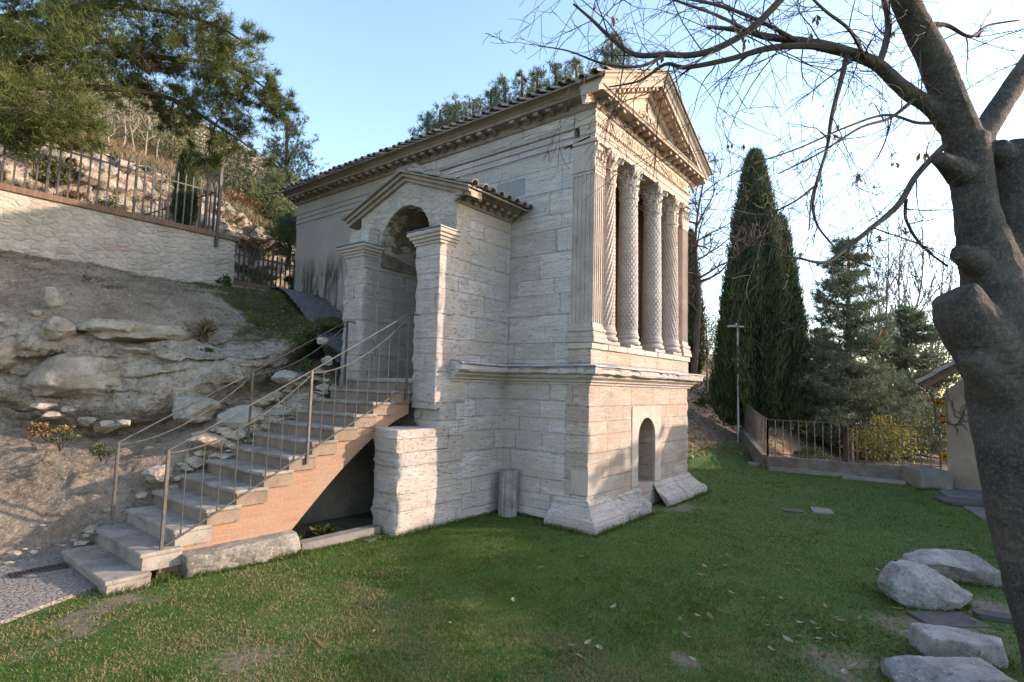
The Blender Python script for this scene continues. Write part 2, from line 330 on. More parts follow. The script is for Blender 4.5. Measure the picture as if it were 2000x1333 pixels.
def _mossy():
    m, nt, b = mk('mossy_plaster'); co = objco(nt)
    sep = nt.nodes.new('ShaderNodeSeparateXYZ'); nt.links.new(co, sep.inputs[0])
    n1 = noise(nt, co, 1.2, 5); n2 = noise(nt, mapv(nt, co, (3.5, 3.5, .7)), 1.5, 6, .65); n3 = noise(nt, co, 12, 5)
    c = mix(nt, ramp(nt, n1, .4, .65), (.41, .357, .307), (.352, .303, .258))
    c = mix(nt, ramp(nt, n3, .55, .7, 0, .3), c, (.28, .25, .21))
    f = math_(nt, 'MULTIPLY', ramp(nt, sep.outputs[2], 5.15, 4.55), ramp(nt, n2, .42, .58))
    c = mix(nt, math_(nt, 'MULTIPLY', f, .9), c, (.048, .05, .028))
    setc(nt, b, c); bump(nt, b, n3, .35, .01); return m
MT['mossy'] = _mossy()

# ------------------------------------------------------------------ object helpers
def me_obj(name, V, F, mat, parent=None, smooth=False, rnd=None, attrs=None):
    me = bpy.data.meshes.new(name)
    V = np.asarray(V, np.float32).reshape(-1, 3)
    if isinstance(F, np.ndarray):
        k = F.shape[1]; n = F.shape[0]
        me.vertices.add(len(V)); me.vertices.foreach_set('co', V.ravel())
        me.loops.add(n*k); me.loops.foreach_set('vertex_index', F.astype(np.int32).ravel())
        me.polygons.add(n); me.polygons.foreach_set('loop_start', np.arange(0, n*k, k, dtype=np.int32))
        try: me.polygons.foreach_set('loop_total', np.full(n, k, np.int32))
        except Exception: pass
        me.update(calc_edges=True)
    else:
        me.from_pydata(V.tolist(), [], F)
    me.validate()
    if smooth: me.polygons.foreach_set('use_smooth', np.ones(len(me.polygons), bool))
    if rnd is not None:
        a = me.attributes.new('rnd', 'FLOAT', 'POINT'); a.data.foreach_set('value', np.asarray(rnd, np.float32))
    for k, v in (attrs or {}).items():
        a = me.attributes.new(k, 'FLOAT', 'POINT'); a.data.foreach_set('value', np.asarray(v, np.float32))
    me.materials.append(MT[mat] if isinstance(mat, str) else mat)
    o = bpy.data.objects.new(name, me); COL.objects.link(o)
    if parent is not None: par(o, parent)
    return o
ROOTLOC = {}
def par(o, p):                      # meshes hold place coordinates, so a child keeps its place under its Empty
    o.parent = p; o.matrix_parent_inverse = Matrix.Translation(-ROOTLOC.get(p.name, Vector((0, 0, 0))))
def thing(name, label, cat, loc=(0, 0, 0), group=None):
    o = bpy.data.objects.new(name, None); COL.objects.link(o); o.location = loc; o.empty_display_size = .2
    ROOTLOC[o.name] = Vector(loc); o['label'] = label; o['category'] = cat
    if group: o['group'] = group
    return o
def tag(o, label, cat, group=None):
    o['label'] = label; o['category'] = cat
    if group: o['group'] = group
    return o
def struct(o): o['kind'] = 'structure'; return o
def stuff(o, label=None, cat=None):
    o['kind'] = 'stuff'
    if label: o['label'] = label; o['category'] = cat
    return o
class MB:
    def __init__(s): s.V = []; s.F = []; s.n = 0
    def add(s, V, F):
        V = [tuple(map(float, v)) for v in V]; s.V += V; s.F += [tuple(int(i)+s.n for i in f) for f in F]; s.n += len(V); return s
    def box(s, x0, x1, y0, y1, z0, z1, bev=0.):
        if bev > 0:
            bm = bmesh.new(); bmesh.ops.create_cube(bm, size=1)
            for v in bm.verts: v.co = Vector(((x0+x1)/2+v.co.x*(x1-x0), (y0+y1)/2+v.co.y*(y1-y0), (z0+z1)/2+v.co.z*(z1-z0)))
            bmesh.ops.bevel(bm, geom=bm.edges[:], offset=bev, segments=2, affect='EDGES', profile=.5)
            bm.verts.index_update(); s.add([v.co for v in bm.verts], [[v.index for v in f.verts] for f in bm.faces]); bm.free(); return s
        V = [(x, y, z) for x in (x0, x1) for y in (y0, y1) for z in (z0, z1)]
        return s.add(V, [(0, 1, 3, 2), (4, 6, 7, 5), (0, 4, 5, 1), (2, 3, 7, 6), (0, 2, 6, 4), (1, 5, 7, 3)])
    def tube(s, path, rad, sides=6, cap=True):
        P = np.asarray(path, float); n = len(P)
        R = np.full(n, rad) if np.isscalar(rad) else np.asarray(rad, float)
        T = np.gradient(P, axis=0); T /= np.linalg.norm(T, axis=1)[:, None]+1e-12
        a = np.array([0, 0, 1.]) if abs(T[0][2]) < .9 else np.array([1., 0, 0])
        N = np.cross(T[0], a); N /= np.linalg.norm(N)
        V = []; ang = np.arange(sides)*2*math.pi/sides
        for i in range(n):
            N = N-T[i]*(N@T[i]); N /= np.linalg.norm(N)+1e-12; B = np.cross(T[i], N)
            V.append(P[i]+R[i]*(np.cos(ang)[:, None]*N+np.sin(ang)[:, None]*B))
        V = np.concatenate(V)
        F = [(i*sides+j, i*sides+(j+1) % sides, (i+1)*sides+(j+1) % sides, (i+1)*sides+j) for i in range(n-1) for j in range(sides)]
        if cap: F += [tuple(range(sides))[::-1], tuple((n-1)*sides+j for j in range(sides))]
        return s.add(V, F)
    def prism(s, poly, axis, a, b):          # poly: 2-D outline, extruded along axis from a to b
        n = len(poly)
        def mkp(p, t): return {'x': (t, p[0], p[1]), 'y': (p[0], t, p[1]), 'z': (p[0], p[1], t)}[axis]
        V = [mkp(p, a) for p in poly]+[mkp(p, b) for p in poly]
        F = [tuple(range(n))[::-1], tuple(range(n, 2*n))]+[(i, (i+1) % n, n+(i+1) % n, n+i) for i in range(n)]
        return s.add(V, F)
    def lathe(s, prof, c, seg=32, fn=None):
        V = []; m = len(prof)
        for r, z in prof:
            for j in range(seg):
                a = 2*math.pi*j/seg; rr = fn(r, z, a) if fn else r
                V.append((c[0]+rr*math.cos(a), c[1]+rr*math.sin(a), c[2]+z))
        F = [(i*seg+j, i*seg+(j+1) % seg, (i+1)*seg+(j+1) % seg, (i+1)*seg+j) for i in range(m-1) for j in range(seg)]
        F += [tuple(range(seg))[::-1], tuple((m-1)*seg+j for j in range(seg))]
        return s.add(V, F)
    def build(s, name, mat, parent=None, smooth=False, fn=None):
        V = np.array(s.V)
        if fn: V = fn(V)
        return me_obj(name, V, s.F, mat, parent, smooth)
def grid_faces(nu, nv, off=0):
    i = np.arange(nu-1)[:, None]*nv+np.arange(nv-1)[None, :]; i = i.ravel()+off
    return np.stack([i, i+nv, i+nv+1, i+1], 1)
def wall_box(x0, x1, y0, y1, z0, z1, res=.06, skip=''):
    """a box whose faces are fine grids, so that stone can be worn"""
    VS = []; FS = []; n = 0
    def ax(a, b): return np.linspace(a, b, max(2, int(math.ceil((b-a)/res))+1))
    X, Y, Z = ax(x0, x1), ax(y0, y1), ax(z0, z1)
    for f in ('-x', '+x', '-y', '+y', '-z', '+z'):
        if f in skip: continue
        if f[1] == 'x': A, B = np.meshgrid(Y, Z, indexing='ij'); P = np.stack([np.full_like(A, x0 if f[0] == '-' else x1), A, B], -1)
        elif f[1] == 'y': A, B = np.meshgrid(X, Z, indexing='ij'); P = np.stack([A, np.full_like(A, y0 if f[0] == '-' else y1), B], -1)
        else: A, B = np.meshgrid(X, Y, indexing='ij'); P = np.stack([A, B, np.full_like(A, z0 if f[0] == '-' else z1)], -1)
        q = grid_faces(A.shape[0], A.shape[1], n)
        if f in ('+y', '-x', '-z'): q = q[:, ::-1]
        VS.append(P.reshape(-1, 3)); FS.append(q); n += A.size
    V = np.concatenate(VS); F = np.concatenate(FS)[:, ::-1] if False else np.concatenate(FS)
    return V, F
def worn(V, amp=.012, edge=None, wear=.03, seed=0, zf=7.):
    """worn stone: layered wobble everywhere; along the vertical edges of box `edge` the layers are eaten in"""
    V = np.array(V, float); q = V*np.array([.9, .9, zf])
    c = vn(V*np.array([.6, .6, 3.1])+5, seed+40)
    d = np.stack([fbm(q+11, seed, 3), fbm(q+37, seed+3, 3), .4*fbm(V*2.5, seed+6, 2)], 1)*amp
    d[:, :2] += (amp*.7*np.sign(c)*np.abs(c)**.5)[:, None]*np.array([1, 1])
    if edge:
        x0, x1, y0, y1 = edge; cx, cy = (x0+x1)/2, (y0+y1)/2
        ex = np.minimum(abs(V[:, 0]-x0), abs(V[:, 0]-x1)); ey = np.minimum(abs(V[:, 1]-y0), abs(V[:, 1]-y1))
        w = np.exp(-np.maximum(ex, ey)/.05)
        e = np.clip(fbm(V*np.array([1.5, 1.5, 6.])+3, seed+9, 4, .6)+.25, 0, 1)
        d[:, 0] -= np.sign(V[:, 0]-cx)*w*e*wear; d[:, 1] -= np.sign(V[:, 1]-cy)*w*e*wear
    return V+d
def stone_box(name, b, mat, parent, amp=.01, wear=.03, res=.06, seed=0, skip='', zf=7., edge=None):
    V, F = wall_box(*b, res=res, skip=skip)
    return me_obj(name, worn(V, amp, edge or b[:4], wear, seed, zf), F, mat, parent)
def layers(P, amp, f, seed, sx=.9):
    """hard ledges: every layer of the stone stands out or back by its own amount"""
    l = np.floor(P[:, 2]*f+.7*fbm(P*np.array([.8, .8, .5])+seed, seed, 3)); c = np.floor(P[:, 0]*1.1+P[:, 1]*.7+l*.37+.5*vn(P*2.1, seed+3))
    return amp*(.6*vn(np.stack([c*3.7+.5, l*5.3+.5, l*0+seed], 1), seed+1)+.7*vn(np.stack([P[:, 0]*sx, l*7.31, P[:, 1]*sx], 1), seed+2))
def rock(name, c, size, mat, parent=None, seed=0, rot=0., sub=5, amp=.14, strat=.0, flat=0., boxy=0., cuts=13):
    bm = bmesh.new(); bmesh.ops.create_icosphere(bm, subdivisions=sub, radius=1)
    P = np.array([v.co[:] for v in bm.verts]); F = np.array([[v.index for v in f.verts] for f in bm.faces]); bm.free()
    if boxy:
        m = np.abs(P).max(1)[:, None]; P = P*(1-boxy)+P/m*boxy*.85
    r = np.random.default_rng(seed)
    P = P*(1+.35*amp*vn(P*1.1+seed*3.1, seed)[:, None])
    for k in range(cuts):                                # broken facets
        n = r.normal(size=3)*np.array([1, 1, .9]); n /= np.linalg.norm(n); dd = P@n; lim = r.uniform(.58, .9)*np.percentile(dd, 99.5)
        P = P-np.clip(dd-lim, 0, 9)[:, None]*n
    S_ = np.array(size); P = P*S_; g = float(S_.mean()); N = P/S_**2; N /= np.linalg.norm(N, axis=1)[:, None]+1e-9
    if strat: P = P+N*np.array([1, 1, .25])*layers(P/g+seed, strat*g*1.6, 4.5*g/max(S_[2], .05)*.45, seed+8)[:, None]
    d = amp*g*(.55*fbm(P/g*2.2+seed, seed+1, 3)+.5*np.abs(fbm(P/g*5+seed, seed+2, 3))+.22*fbm(P/g*14+seed, seed+3, 3))
    P = P+N*d[:, None]
    if flat: P[:, 2] = np.where(P[:, 2] > flat*size[2], flat*size[2]+.03*g*fbm(P/g*4, seed, 4)+.12*(P[:, 2]-flat*size[2]), P[:, 2])
    cr, sr = math.cos(rot), math.sin(rot); P = P@np.array([[cr, sr, 0], [-sr, cr, 0], [0, 0, 1]])
    return me_obj(name, P+np.array(c), F, mat, parent)
def catgrid(C, nu, nv):
    """smooth surface through a grid of control points"""
    C = np.asarray(C, float)
    def interp(C, n):
        m = len(C); t = np.linspace(0, m-1, n); i = np.clip(np.floor(t).astype(int), 0, m-2); f = (t-i)[:, None, None]
        g = lambda k: C[np.clip(k, 0, m-1)]
        p0, p1, p2, p3 = g(i-1), g(i), g(i+1), g(i+2)
        return .5*((2*p1)+(-p0+p2)*f+(2*p0-5*p1+4*p2-p3)*f*f+(-p0+3*p1-3*p2+p3)*f**3)
    A = interp(C, nu); return interp(A.transpose(1, 0, 2), nv).transpose(1, 0, 2)
def leaves_mesh(P, D, length, width, rng, tri=True):
    """one small pointed blade per row of P, pointing along D"""
    n = len(P); D = D/(np.linalg.norm(D, axis=1)[:, None]+1e-9)
    R = rng.normal(size=(n, 3)); Wd = np.cross(D, R); Wd /= np.linalg.norm(Wd, axis=1)[:, None]+1e-9
    L = (np.ones(n)*length)[:, None]; w = (np.ones(n)*width)[:, None]
    if tri:
        V = np.stack([P-Wd*w/2, P+Wd*w/2, P+D*L], 1).reshape(-1, 3); F = np.arange(n*3).reshape(n, 3); k = 3
    else:
        V = np.stack([P, P+D*L*.5+Wd*w/2, P+D*L, P+D*L*.5-Wd*w/2], 1).reshape(-1, 3); F = np.arange(n*4).reshape(n, 4); k = 4
    return V, F, k
def unit(v): v = np.asarray(v, float); return v/(np.linalg.norm(v)+1e-12)
def spline(P, n):
    P = np.asarray(P, float); return catgrid(P[:, None, :].repeat(2, 1), n, 2)[:, 0]
# ------------------------------------------------------------------ the temple
GZ = -.42                                                # lawn level
XL, XR, ZP, ZJ, ZI, ZB, ZA, LY = .06, 4.34, 1.87, 2.22, 2.57, 6.075, 6.61, 9.4
TEMPLE = thing('temple', 'small pale travertine temple with four carved columns under a pediment and a gabled side porch', 'temple', (2.2, 4, GZ))
T = TEMPLE
# podium: front with the small arched door
def arch_panel(u0, u1, z0, z1, c, r, zs, zd, d0, d1, to3, res=.06, sides=True):
    """wall panel with an arched opening (jambs from zd up to the spring zs), front at depth d0, back at d1"""
    VS = []; FS = []; n = 0
    def put(A, B, D):
        nonlocal n
        P = to3(A, B, D); VS.append(P.reshape(-1, 3)); FS.append(grid_faces(A.shape[0], A.shape[1], n)); n += A.size
    lin = lambda a, b: np.linspace(a, b, max(2, int(math.ceil(abs(b-a)/res))+1))
    for D in (d0, d1):
        for (a, b) in ((u0, c-r), (c+r, u1)):
            A, B = np.meshgrid(lin(a, b), lin(z0, z1), indexing='ij'); put(A, B, np.full_like(A, D))
        th = np.linspace(math.pi, 0, 41); uu = c+r*np.cos(th); zl = zs+r*np.sin(th)
        t = np.linspace(0, 1, max(3, int((z1-zs-r)/res)+4)); A = np.repeat(uu[:, None], len(t), 1); B = zl[:, None]*(1-t)+z1*t
        put(A, B, np.full_like(A, D))
        if zd > z0+.01:
            A, B = np.meshgrid(lin(c-r, c+r), lin(z0, zd), indexing='ij'); put(A, B, np.full_like(A, D))
    pts = [(c-r, z) for z in lin(zd, zs)]+[(c+r*math.cos(a), zs+r*math.sin(a)) for a in np.linspace(math.pi, 0, 41)][1:-1]+[(c+r, z) for z in lin(zs, zd)]
    Dl = lin(d0, d1); A = np.array([[p[0]]*len(Dl) for p in pts]); B = np.array([[p[1]]*len(Dl) for p in pts]); put(A, B, np.repeat(Dl[None, :], len(pts), 0))
    if sides:
        for u in (u0, u1):
            B, D = np.meshgrid(lin(z0, z1), Dl, indexing='ij'); put(np.full_like(B, u), B, D)
        A, D = np.meshgrid(lin(u0, u1), Dl, indexing='ij'); put(A, np.full_like(A, z1), D)
    return np.concatenate(VS), np.concatenate(FS)
V, F = arch_panel(0, 4.4, -.4, ZP, 2.2, .385, .90, .02, 0, .45, lambda A, B, D: np.stack([A, D, B], -1), .045)
me_obj('podium_front', worn(V, .006, (0, 4.4, 0, 9), .05, 3), F, 'trav_front', T)
V, F = arch_panel(1.56, 2.86, .03, 1.50, 2.2, .38, .90, .03, -.014, .03, lambda A, B, D: np.stack([A, D, B], -1), .06)
me_obj('door_surround', worn(V, .004, None, 0, 8), F, 'marble_white', T)
stone_box('podium_side_wall', (0, .45, .452, 9.4, -.4, ZP), 'trav', T, .006, .0, .06, 4, skip='+x-y')
stone_box('podium_side_wall', (3.95, 4.4, .452, 9.4, -.4, ZP), 'trav', T, .011, .0, .1, 5, skip='-x-y')
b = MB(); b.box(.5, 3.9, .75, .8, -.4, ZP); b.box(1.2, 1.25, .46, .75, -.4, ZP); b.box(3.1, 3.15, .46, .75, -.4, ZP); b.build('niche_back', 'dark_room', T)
b = MB(); b.box(1.95, 2.6, .02, .74, -.3, .018); b.build('door_sill', 'marble_white', T)
b = MB(); b.tube([(2.36, .44, .1), (2.365, .43, .7), (2.36, .44, 1.15)], .022, 6); b.box(2.2, 2.5, .50, .53, .02, 1.22); b.build('niche_door', 'wood', T)
# plinth moulding: blocks that flare out at the foot, one of them broken
def sweep(prof, path, outs, seg=.08):
    """profile (out, z) swept round mitred corners; outs: outward offset direction per path point"""
    P = []; O = []
    for i in range(len(path)-1):
        a, c = np.array(path[i], float), np.array(path[i+1], float); k = max(1, int(np.linalg.norm(c-a)/seg))
        for j in range(k+(i == len(path)-2)):
            t = j/k; P.append(a+(c-a)*t); O.append(np.array(outs[i])*(1-t)+np.array(outs[i+1])*t)
    m = len(prof); V = []
    for p, o in zip(P, O):
        for d, z in prof: V.append((p[0]+o[0]*d, p[1]+o[1]*d, z+(p[2] if len(p) > 2 else 0)))
    n = len(P); F = [(i*m+j, (i+1)*m+j, (i+1)*m+j+1, i*m+j+1) for i in range(n-1) for j in range(m-1)]
    F += [tuple(range(m)), tuple((n-1)*m+j for j in range(m))[::-1]]
    return np.array(V), F
PLP = [(-.05, .02), (.02, .0), (.05, -.055), (.13, -.16), (.24, -.235), (.28, -.245), (.285, -.285), (.315, -.295), (.32, -.47)]
def plinth_piece(path, outs, seed, amp):
    d = []
    for i in range(len(PLP)-1):
        a, c = np.array(PLP[i]), np.array(PLP[i+1]); k = max(1, int(np.linalg.norm(c-a)/.03)); d += [tuple(a+(c-a)*j/k) for j in range(k)]
    V, F = sweep(d+[PLP[-1]], path, outs, .03); n = fbm(V*3.3+seed, seed, 5, .6); w = sstep(.02, -.08, V[:, 2])[:, None]
    V = V+w*amp*np.stack([fbm(V*4+seed, seed+1, 5, .6)*.5, n, .8*fbm(V*4+9, seed+2, 5, .6)], 1); o = me_obj('plinth_block', V, F, 'trav_pier', T); return o
plinth_piece([(0, .62), (0, 0), (.72, 0)], [(-1, 0), (-1, -1), (0, -1)], 21, .018)
plinth_piece([(.73, .03), (1.90, .06)], [(0, -1), (0, -1)], 22, .16)['label'] = 'broken plinth block with a rough face'
plinth_piece([(2.52, 0), (3.48, .0)], [(0, -1), (0, -1)], 23, .03)
plinth_piece([(3.50, .01), (4.4, 0), (4.4, .8)], [(0, -1), (1, -1), (1, 0)], 24, .05)
# podium cornice, round the front, the side and the porch
CP = [(0, ZP), (.03, ZP), (.035, ZP+.03), (.075, ZP+.05), (.08, ZP+.075), (.15, ZP+.12), (.155, ZP+.155), (.25, ZP+.17), (.255, ZP+.27), (.20, ZP+.325), (0, ZP+.34)]
path = [(-1.45, 1.77), (0, 1.77), (0, 0), (4.4, 0), (4.4, 1.2)]
outs = [(0, -1), (-1, -1), (-1, -1), (1, -1), (1, 0)]
dens = []
for i in range(len(CP)-1):
    a, c = np.array(CP[i]), np.array(CP[i+1]); k = max(1, int(np.linalg.norm(c-a)/.03)); dens += [tuple(a+(c-a)*j/k) for j in range(k)]
dens.append(CP[-1])
V, F = sweep(dens, path, outs, .05)
lip = sstep(ZP+.15, ZP+.2, V[:, 2])*sstep(ZP+.30, ZP+.22, V[:, 2])
e = np.clip(fbm(V*np.array([2.6, 2.6, 1.2])+4, 61, 5, .65)+.12, 0, 1)*.32
V[:, 2] += np.where(V[:, 2] < ZP+.24, lip*e*.55, 0); cxy = np.array([2.2, 4.])
dirv = np.stack([np.where(V[:, 0] < 0, 1., np.where(V[:, 0] > 4.4, -1., 0)), np.where(V[:, 1] < 0, 1., 0)], 1)
V[:, :2] += dirv*(lip*e*.4)[:, None]; V = worn(V, .008, None, 0, 62)
PC = me_obj('podium_cornice', V, F, 'trav', T)
V, F = sweep([(-.0, ZP+.349), (.275, ZP+.30), (.277, ZP+.285)], path, outs, .12); V[:, 2] += .02*vn(V*np.array([2.5, 2.5, .1]), 64)
me_obj('lead_flashing', V, F, 'lead', PC)
# pedestal course under the columns and the cella walls
stone_box('pedestal', (.02, 4.38, -.01, .44, ZJ-.02, ZI-.10), 'trav_front', T, .008, .02, .06, 31)
b = MB()
for x0, x1 in ((0, .55), (.56, 1.28), (1.30, 2.02), (2.04, 2.62), (2.64, 3.4), (3.42, 4.4)): b.box(x0, x1, -.035-.01*RNG.random(), .44, ZI-.10, ZI+.005*RNG.random(), .012)
b.build('pedestal_cap', 'marble_white', T)
stone_box('cella_side_wall', (XL, .46, .43, 4.9, ZJ-.02, ZA+.02), 'trav_upper', T, .005, 0, .05, 6, skip='+x', zf=5)
stone_box('cella_side_wall', (3.94, XR, .43, 9.4, ZJ-.02, ZA+.02), 'trav_upper', T, .006, 0, .12, 7, skip='-x', zf=5)
stone_box('rear_side_wall', (XL+.006, .46, 4.9, 9.4, ZJ-.02, 5.96), 'mossy', T, .006, .03, .06, 8, skip='+x', zf=2)
stone_box('rear_frieze', (XL, .46, 4.9, 9.4, 5.96, ZA+.02), 'plaster', T, .003, 0, .12, 9, skip='+x', zf=2)
b = MB()
for z in (6.07, 6.20, 6.33): b.box(XL-.018+.006*(z-6.07), XL+.05, .44, 9.4, z, z+.012)
b.box(XL-.03, XL+.05, .44, 4.9, 6.33, 6.36)
b.build('wall_string_course', 'cornice', T, fn=lambda V: V)
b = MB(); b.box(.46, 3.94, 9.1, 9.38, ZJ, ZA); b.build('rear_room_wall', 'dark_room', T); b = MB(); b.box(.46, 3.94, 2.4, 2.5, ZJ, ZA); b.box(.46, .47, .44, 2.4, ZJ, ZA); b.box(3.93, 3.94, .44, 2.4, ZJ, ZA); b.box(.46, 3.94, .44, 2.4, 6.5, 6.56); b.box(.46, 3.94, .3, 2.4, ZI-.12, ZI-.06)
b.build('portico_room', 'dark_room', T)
# corner pillars: fluted shaft, moulded base, leaf capital
def fluted_pillar(x0, x1, y0, y1, z0, z1, par_, faces):
    pil = MB(); pil.box(x0+.012, x1-.012, y0+.012, y1-.012, z0, z1)
    def flutes(a, b, put):
        n = 5; w = (b-a)/(n*1.0); mgn = .012
        for k in range(n+1):
            c = a+(b-a)*k/n; h = w*.17 if 0 < k < n else w*.16
            put(max(a, c-h), min(b, c+h))
    if '-y' in faces:
        flutes(x0, x1, lambda a, c: pil.box(a, c, y0-.004, y0+.02, z0, z1, .004))
        pil.box(x0, x1, y0-.0055, y0+.02, z0, z0+.05); pil.box(x0, x1, y0-.0055, y0+.02, z1-.05, z1)
    if '-x' in faces:
        flutes(y0+.02, y1, lambda a, c: pil.box(x0-.004, x0+.02, a, c, z0, z1, .004))
        pil.box(x0-.0055, x0+.02, y0+.02, y1, z0, z0+.05); pil.box(x0-.0055, x0+.02, y0+.02, y1, z1-.05, z1)
    return pil.build('shaft', 'marble', par_)
def base_profile_box(b, x0, x1, y0, y1, z0, z1):
    h = z1-z0
    for d, a, c in ((.075, 0, .30), (.06, .30, .55), (.035, .55, .66), (.05, .66, .86), (.02, .86, 1.)):
        b.box(x0-d, x1+d, y0-d, y1+d, z0+a*h+.001, z0+c*h, .012)
def acanthus(b, c, ang, z0, h, r0, r1, w):
    """one curled leaf standing on the bell"""
    ca, sa = math.cos(ang), math.sin(ang); rows = 7; V = []
    for i in range(rows):
        t = i/(rows-1); z = z0+h*min(t*1.12, 1)-(h*.20*max(0, t-.8)/.2); r = r0+(r1-r0)*t**2.6+.012
        wi = w*(.55+.6*math.sin(math.pi*min(t*.8+.15, 1)))*(1-.55*t**4)
        wi *= (1+.16*(1 if i % 2 else -1))
        for k, s in enumerate((-1, -.5, 0, .5, 1)):
            rr = r-.016*abs(s)*(1+t)+(.007 if k % 2 else -.006); x = rr; y = s*wi
            V.append((c[0]+x*ca-y*sa, c[1]+x*sa+y*ca, z))
    n0 = len(V); V2 = [(p[0]-.014*ca, p[1]-.014*sa, p[2]) for p in V]
    F = []
    for i in range(rows-1):
        for k in range(4):
            a = i*5+k; F.append((a, a+1, a+6, a+5)); F.append((n0+a, n0+a+5, n0+a+6, n0+a+1))
    F += [(i*5, (i+1)*5, n0+(i+1)*5, n0+i*5) for i in range(rows-1)]+[(i*5+4, n0+i*5+4, n0+(i+1)*5+4, (i+1)*5+4) for i in range(rows-1)]
    F += [((rows-1)*5+k, (rows-1)*5+k+1, n0+(rows-1)*5+k+1, n0+(rows-1)*5+k) for k in range(4)]
    b.add(V+V2, F)
def capital(name, c, z0, z1, r, par_, mat='marble', square=None):
    b = MB(); h = z1-z0
    b.lathe([(r*1.0, 0), (r*1.10, .012), (r*1.10, .035), (r*.98, .05), (r*.95, h*.3), (r*1.0, h*.6), (r*1.25, h*.86), (r*1.3, h*.88)], (c[0], c[1], z0), 24)
    for k in range(8): acanthus(b, c, k*math.pi/4, z0+.04, h*.38, r*.98, r*1.32, r*.38)
    for k in range(8): acanthus(b, c, (k+.5)*math.pi/4, z0+.06, h*.66, r*.98, r*1.5, r*.38)
    for k in range(4):                                   # corner volutes
        a = math.pi/4+k*math.pi/2; V = []
        p = [(r*1.05, h*.5), (r*1.2, h*.68), (r*1.55, h*.84), (r*1.78, h*.80), (r*1.72, h*.70), (r*1.60, h*.73)]
        b.tube([(c[0]+q*math.cos(a), c[1]+q*math.sin(a), z0+z) for q, z in p], [.02, .028, .034, .034, .028, .018], 6)
        b.tube([(c[0]+q*math.cos(a+.35), c[1]+q*math.sin(a+.35), z0+z) for q, z in ((r*1.05, h*.5), (r*1.25, h*.7), (r*1.4, h*.8), (r*1.3, h*.74))], [.014, .018, .018, .012], 5)
    q = r*1.36; n = 9; poly = []
    for k in range(4):
        a0 = math.pi/4+k*math.pi/2; p0 = np.array([math.cos(a0), math.sin(a0)])*q*1.36; p1 = np.array([math.cos(a0+math.pi/2), math.sin(a0+math.pi/2)])*q*1.36
        for j in range(n):
            t = j/n; m_ = p0*(1-t)+p1*t; m_ = m_*(1-.16*math.sin(math.pi*t)); poly.append((c[0]+m_[0], c[1]+m_[1]))
    b.prism(poly, 'z', z0+h*.88, z1)
    V = np.array(b.V); V += .006*np.stack([vn(V*14, 1), vn(V*14, 2), vn(V*14, 3)], 1)
    return me_obj(name, V, b.F, mat, par_)
def pillar_capital(x0, x1, y0, y1, z0, z1, par_, xs=1):
    b = MB(); h = z1-z0; b.box(x0, x1, y0, y1, z0, z1-.05); b.box(x0-.025, x1+.025, y0-.02, y1, z0, z0+.035, .008)
    b.box(x0-.03, x1+.06, y0-.05, y1+.01, z1-.06, z1-.003, .01)
    w = x1-x0
    for row, (k, hh) in enumerate(((3, .40), (4, .70))):
        for i in range(k):
            u = x0+w*(i+.5)/k if row == 0 else x0+w*i/(k-1); acanthus(b, (u, y0+.02), -math.pi/2, z0+.03, h*hh, .02, .085, w/k*.42)
    for sx in (x0, x1):
        b.tube([(sx, y0-.01, z0+h*.5), (sx+(.03 if sx == x1 else -.0), y0-.04, z0+h*.75), (sx+(.05 if sx == x1 else -.0), y0-.06, z0+h*.84), (sx, y0-.05, z0+h*.74)], [.018, .026, .028, .016], 6)
    V = np.array(b.V); V += .006*np.stack([vn(V*14, 1), vn(V*14, 2), vn(V*14, 3)], 1)
    me_obj('capital', V, b.F, 'marble', par_)
for x0, x1, fc in ((XL, .40, '-y-x'), (4.0, XR, '-y')):
    p = MB(); p.box(x0+.03, x1-.03, .03, .40, ZI-.02, ZB); pil = p.build('corner_pillar', 'marble', T)
    fluted_pillar(x0, x1, 0, .43, 2.86, 5.52, pil, fc)
    b = MB(); base_profile_box(b, x0, x1, 0, .42, ZI+.005, 2.86); b.build('base', 'marble', pil)
    pillar_capital(x0, x1, 0, .43, 5.52, ZB, pil)
# columns
def column(cx, kind):
    c = (cx, .16); z0, z1 = 2.84, 5.50; r0 = .20; N = 64 if kind == 'scale' else 56; m = 190 if kind == 'scale' else 120
    V = []
    for i in range(m+1):
        t = i/m; z = z0+(z1-z0)*t; r = r0*(1-.14*t**1.6)
        if t < .02: r += .018*(1-t/.02)
        if t > .975: r += .02*min(1, (t-.975)/.01)
        for j in range(N):
            a = 2*math.pi*j/N; plain = .03 < t < .965
            if not plain: d = 0
            elif kind == 'scale':
                p, q = (a*16/(2*math.pi)+t*22) % 1, (a*16/(2*math.pi)-t*22) % 1; d = -.013*max(0, 1-2.6*min(p, 1-p, q, 1-q))+.004
            else:
                p = (a*12/(2*math.pi)*1.5+kind*t*13) % 1; d = -.020*(1-(2*p-1)**2)+.004
            V.append((c[0]+(r+d)*math.cos(a), c[1]+(r+d)*math.sin(a), z))
    F = [(i*N+j, i*N+(j+1) % N, (i+1)*N+(j+1) % N, (i+1)*N+j) for i in range(m) for j in range(N)]
    col = me_obj('column', V, F, 'marble_grey' if kind == 'scale' else 'marble', T)
    b = MB(); b.box(cx-.245, cx+.245, .16-.2, .16+.245, ZI+.004, ZI+.075, .012)
    b.lathe([(.235, .075), (.25, .10), (.25, .13), (.235, .15), (.215, .165), (.212, .19), (.228, .205), (.232, .23), (.222, .25), (.205, .275)], (c[0], c[1], ZI), 32)
    b.build('base', 'marble_grey' if kind == 'scale' else 'marble', col, fn=lambda V: V+.004*np.stack([vn(V*9, 1), vn(V*9, 2), vn(V*9, 3)], 1))
    capital('capital', c, 5.48, ZB-.002, .172, col, 'marble_grey' if kind == 'scale' else 'marble')
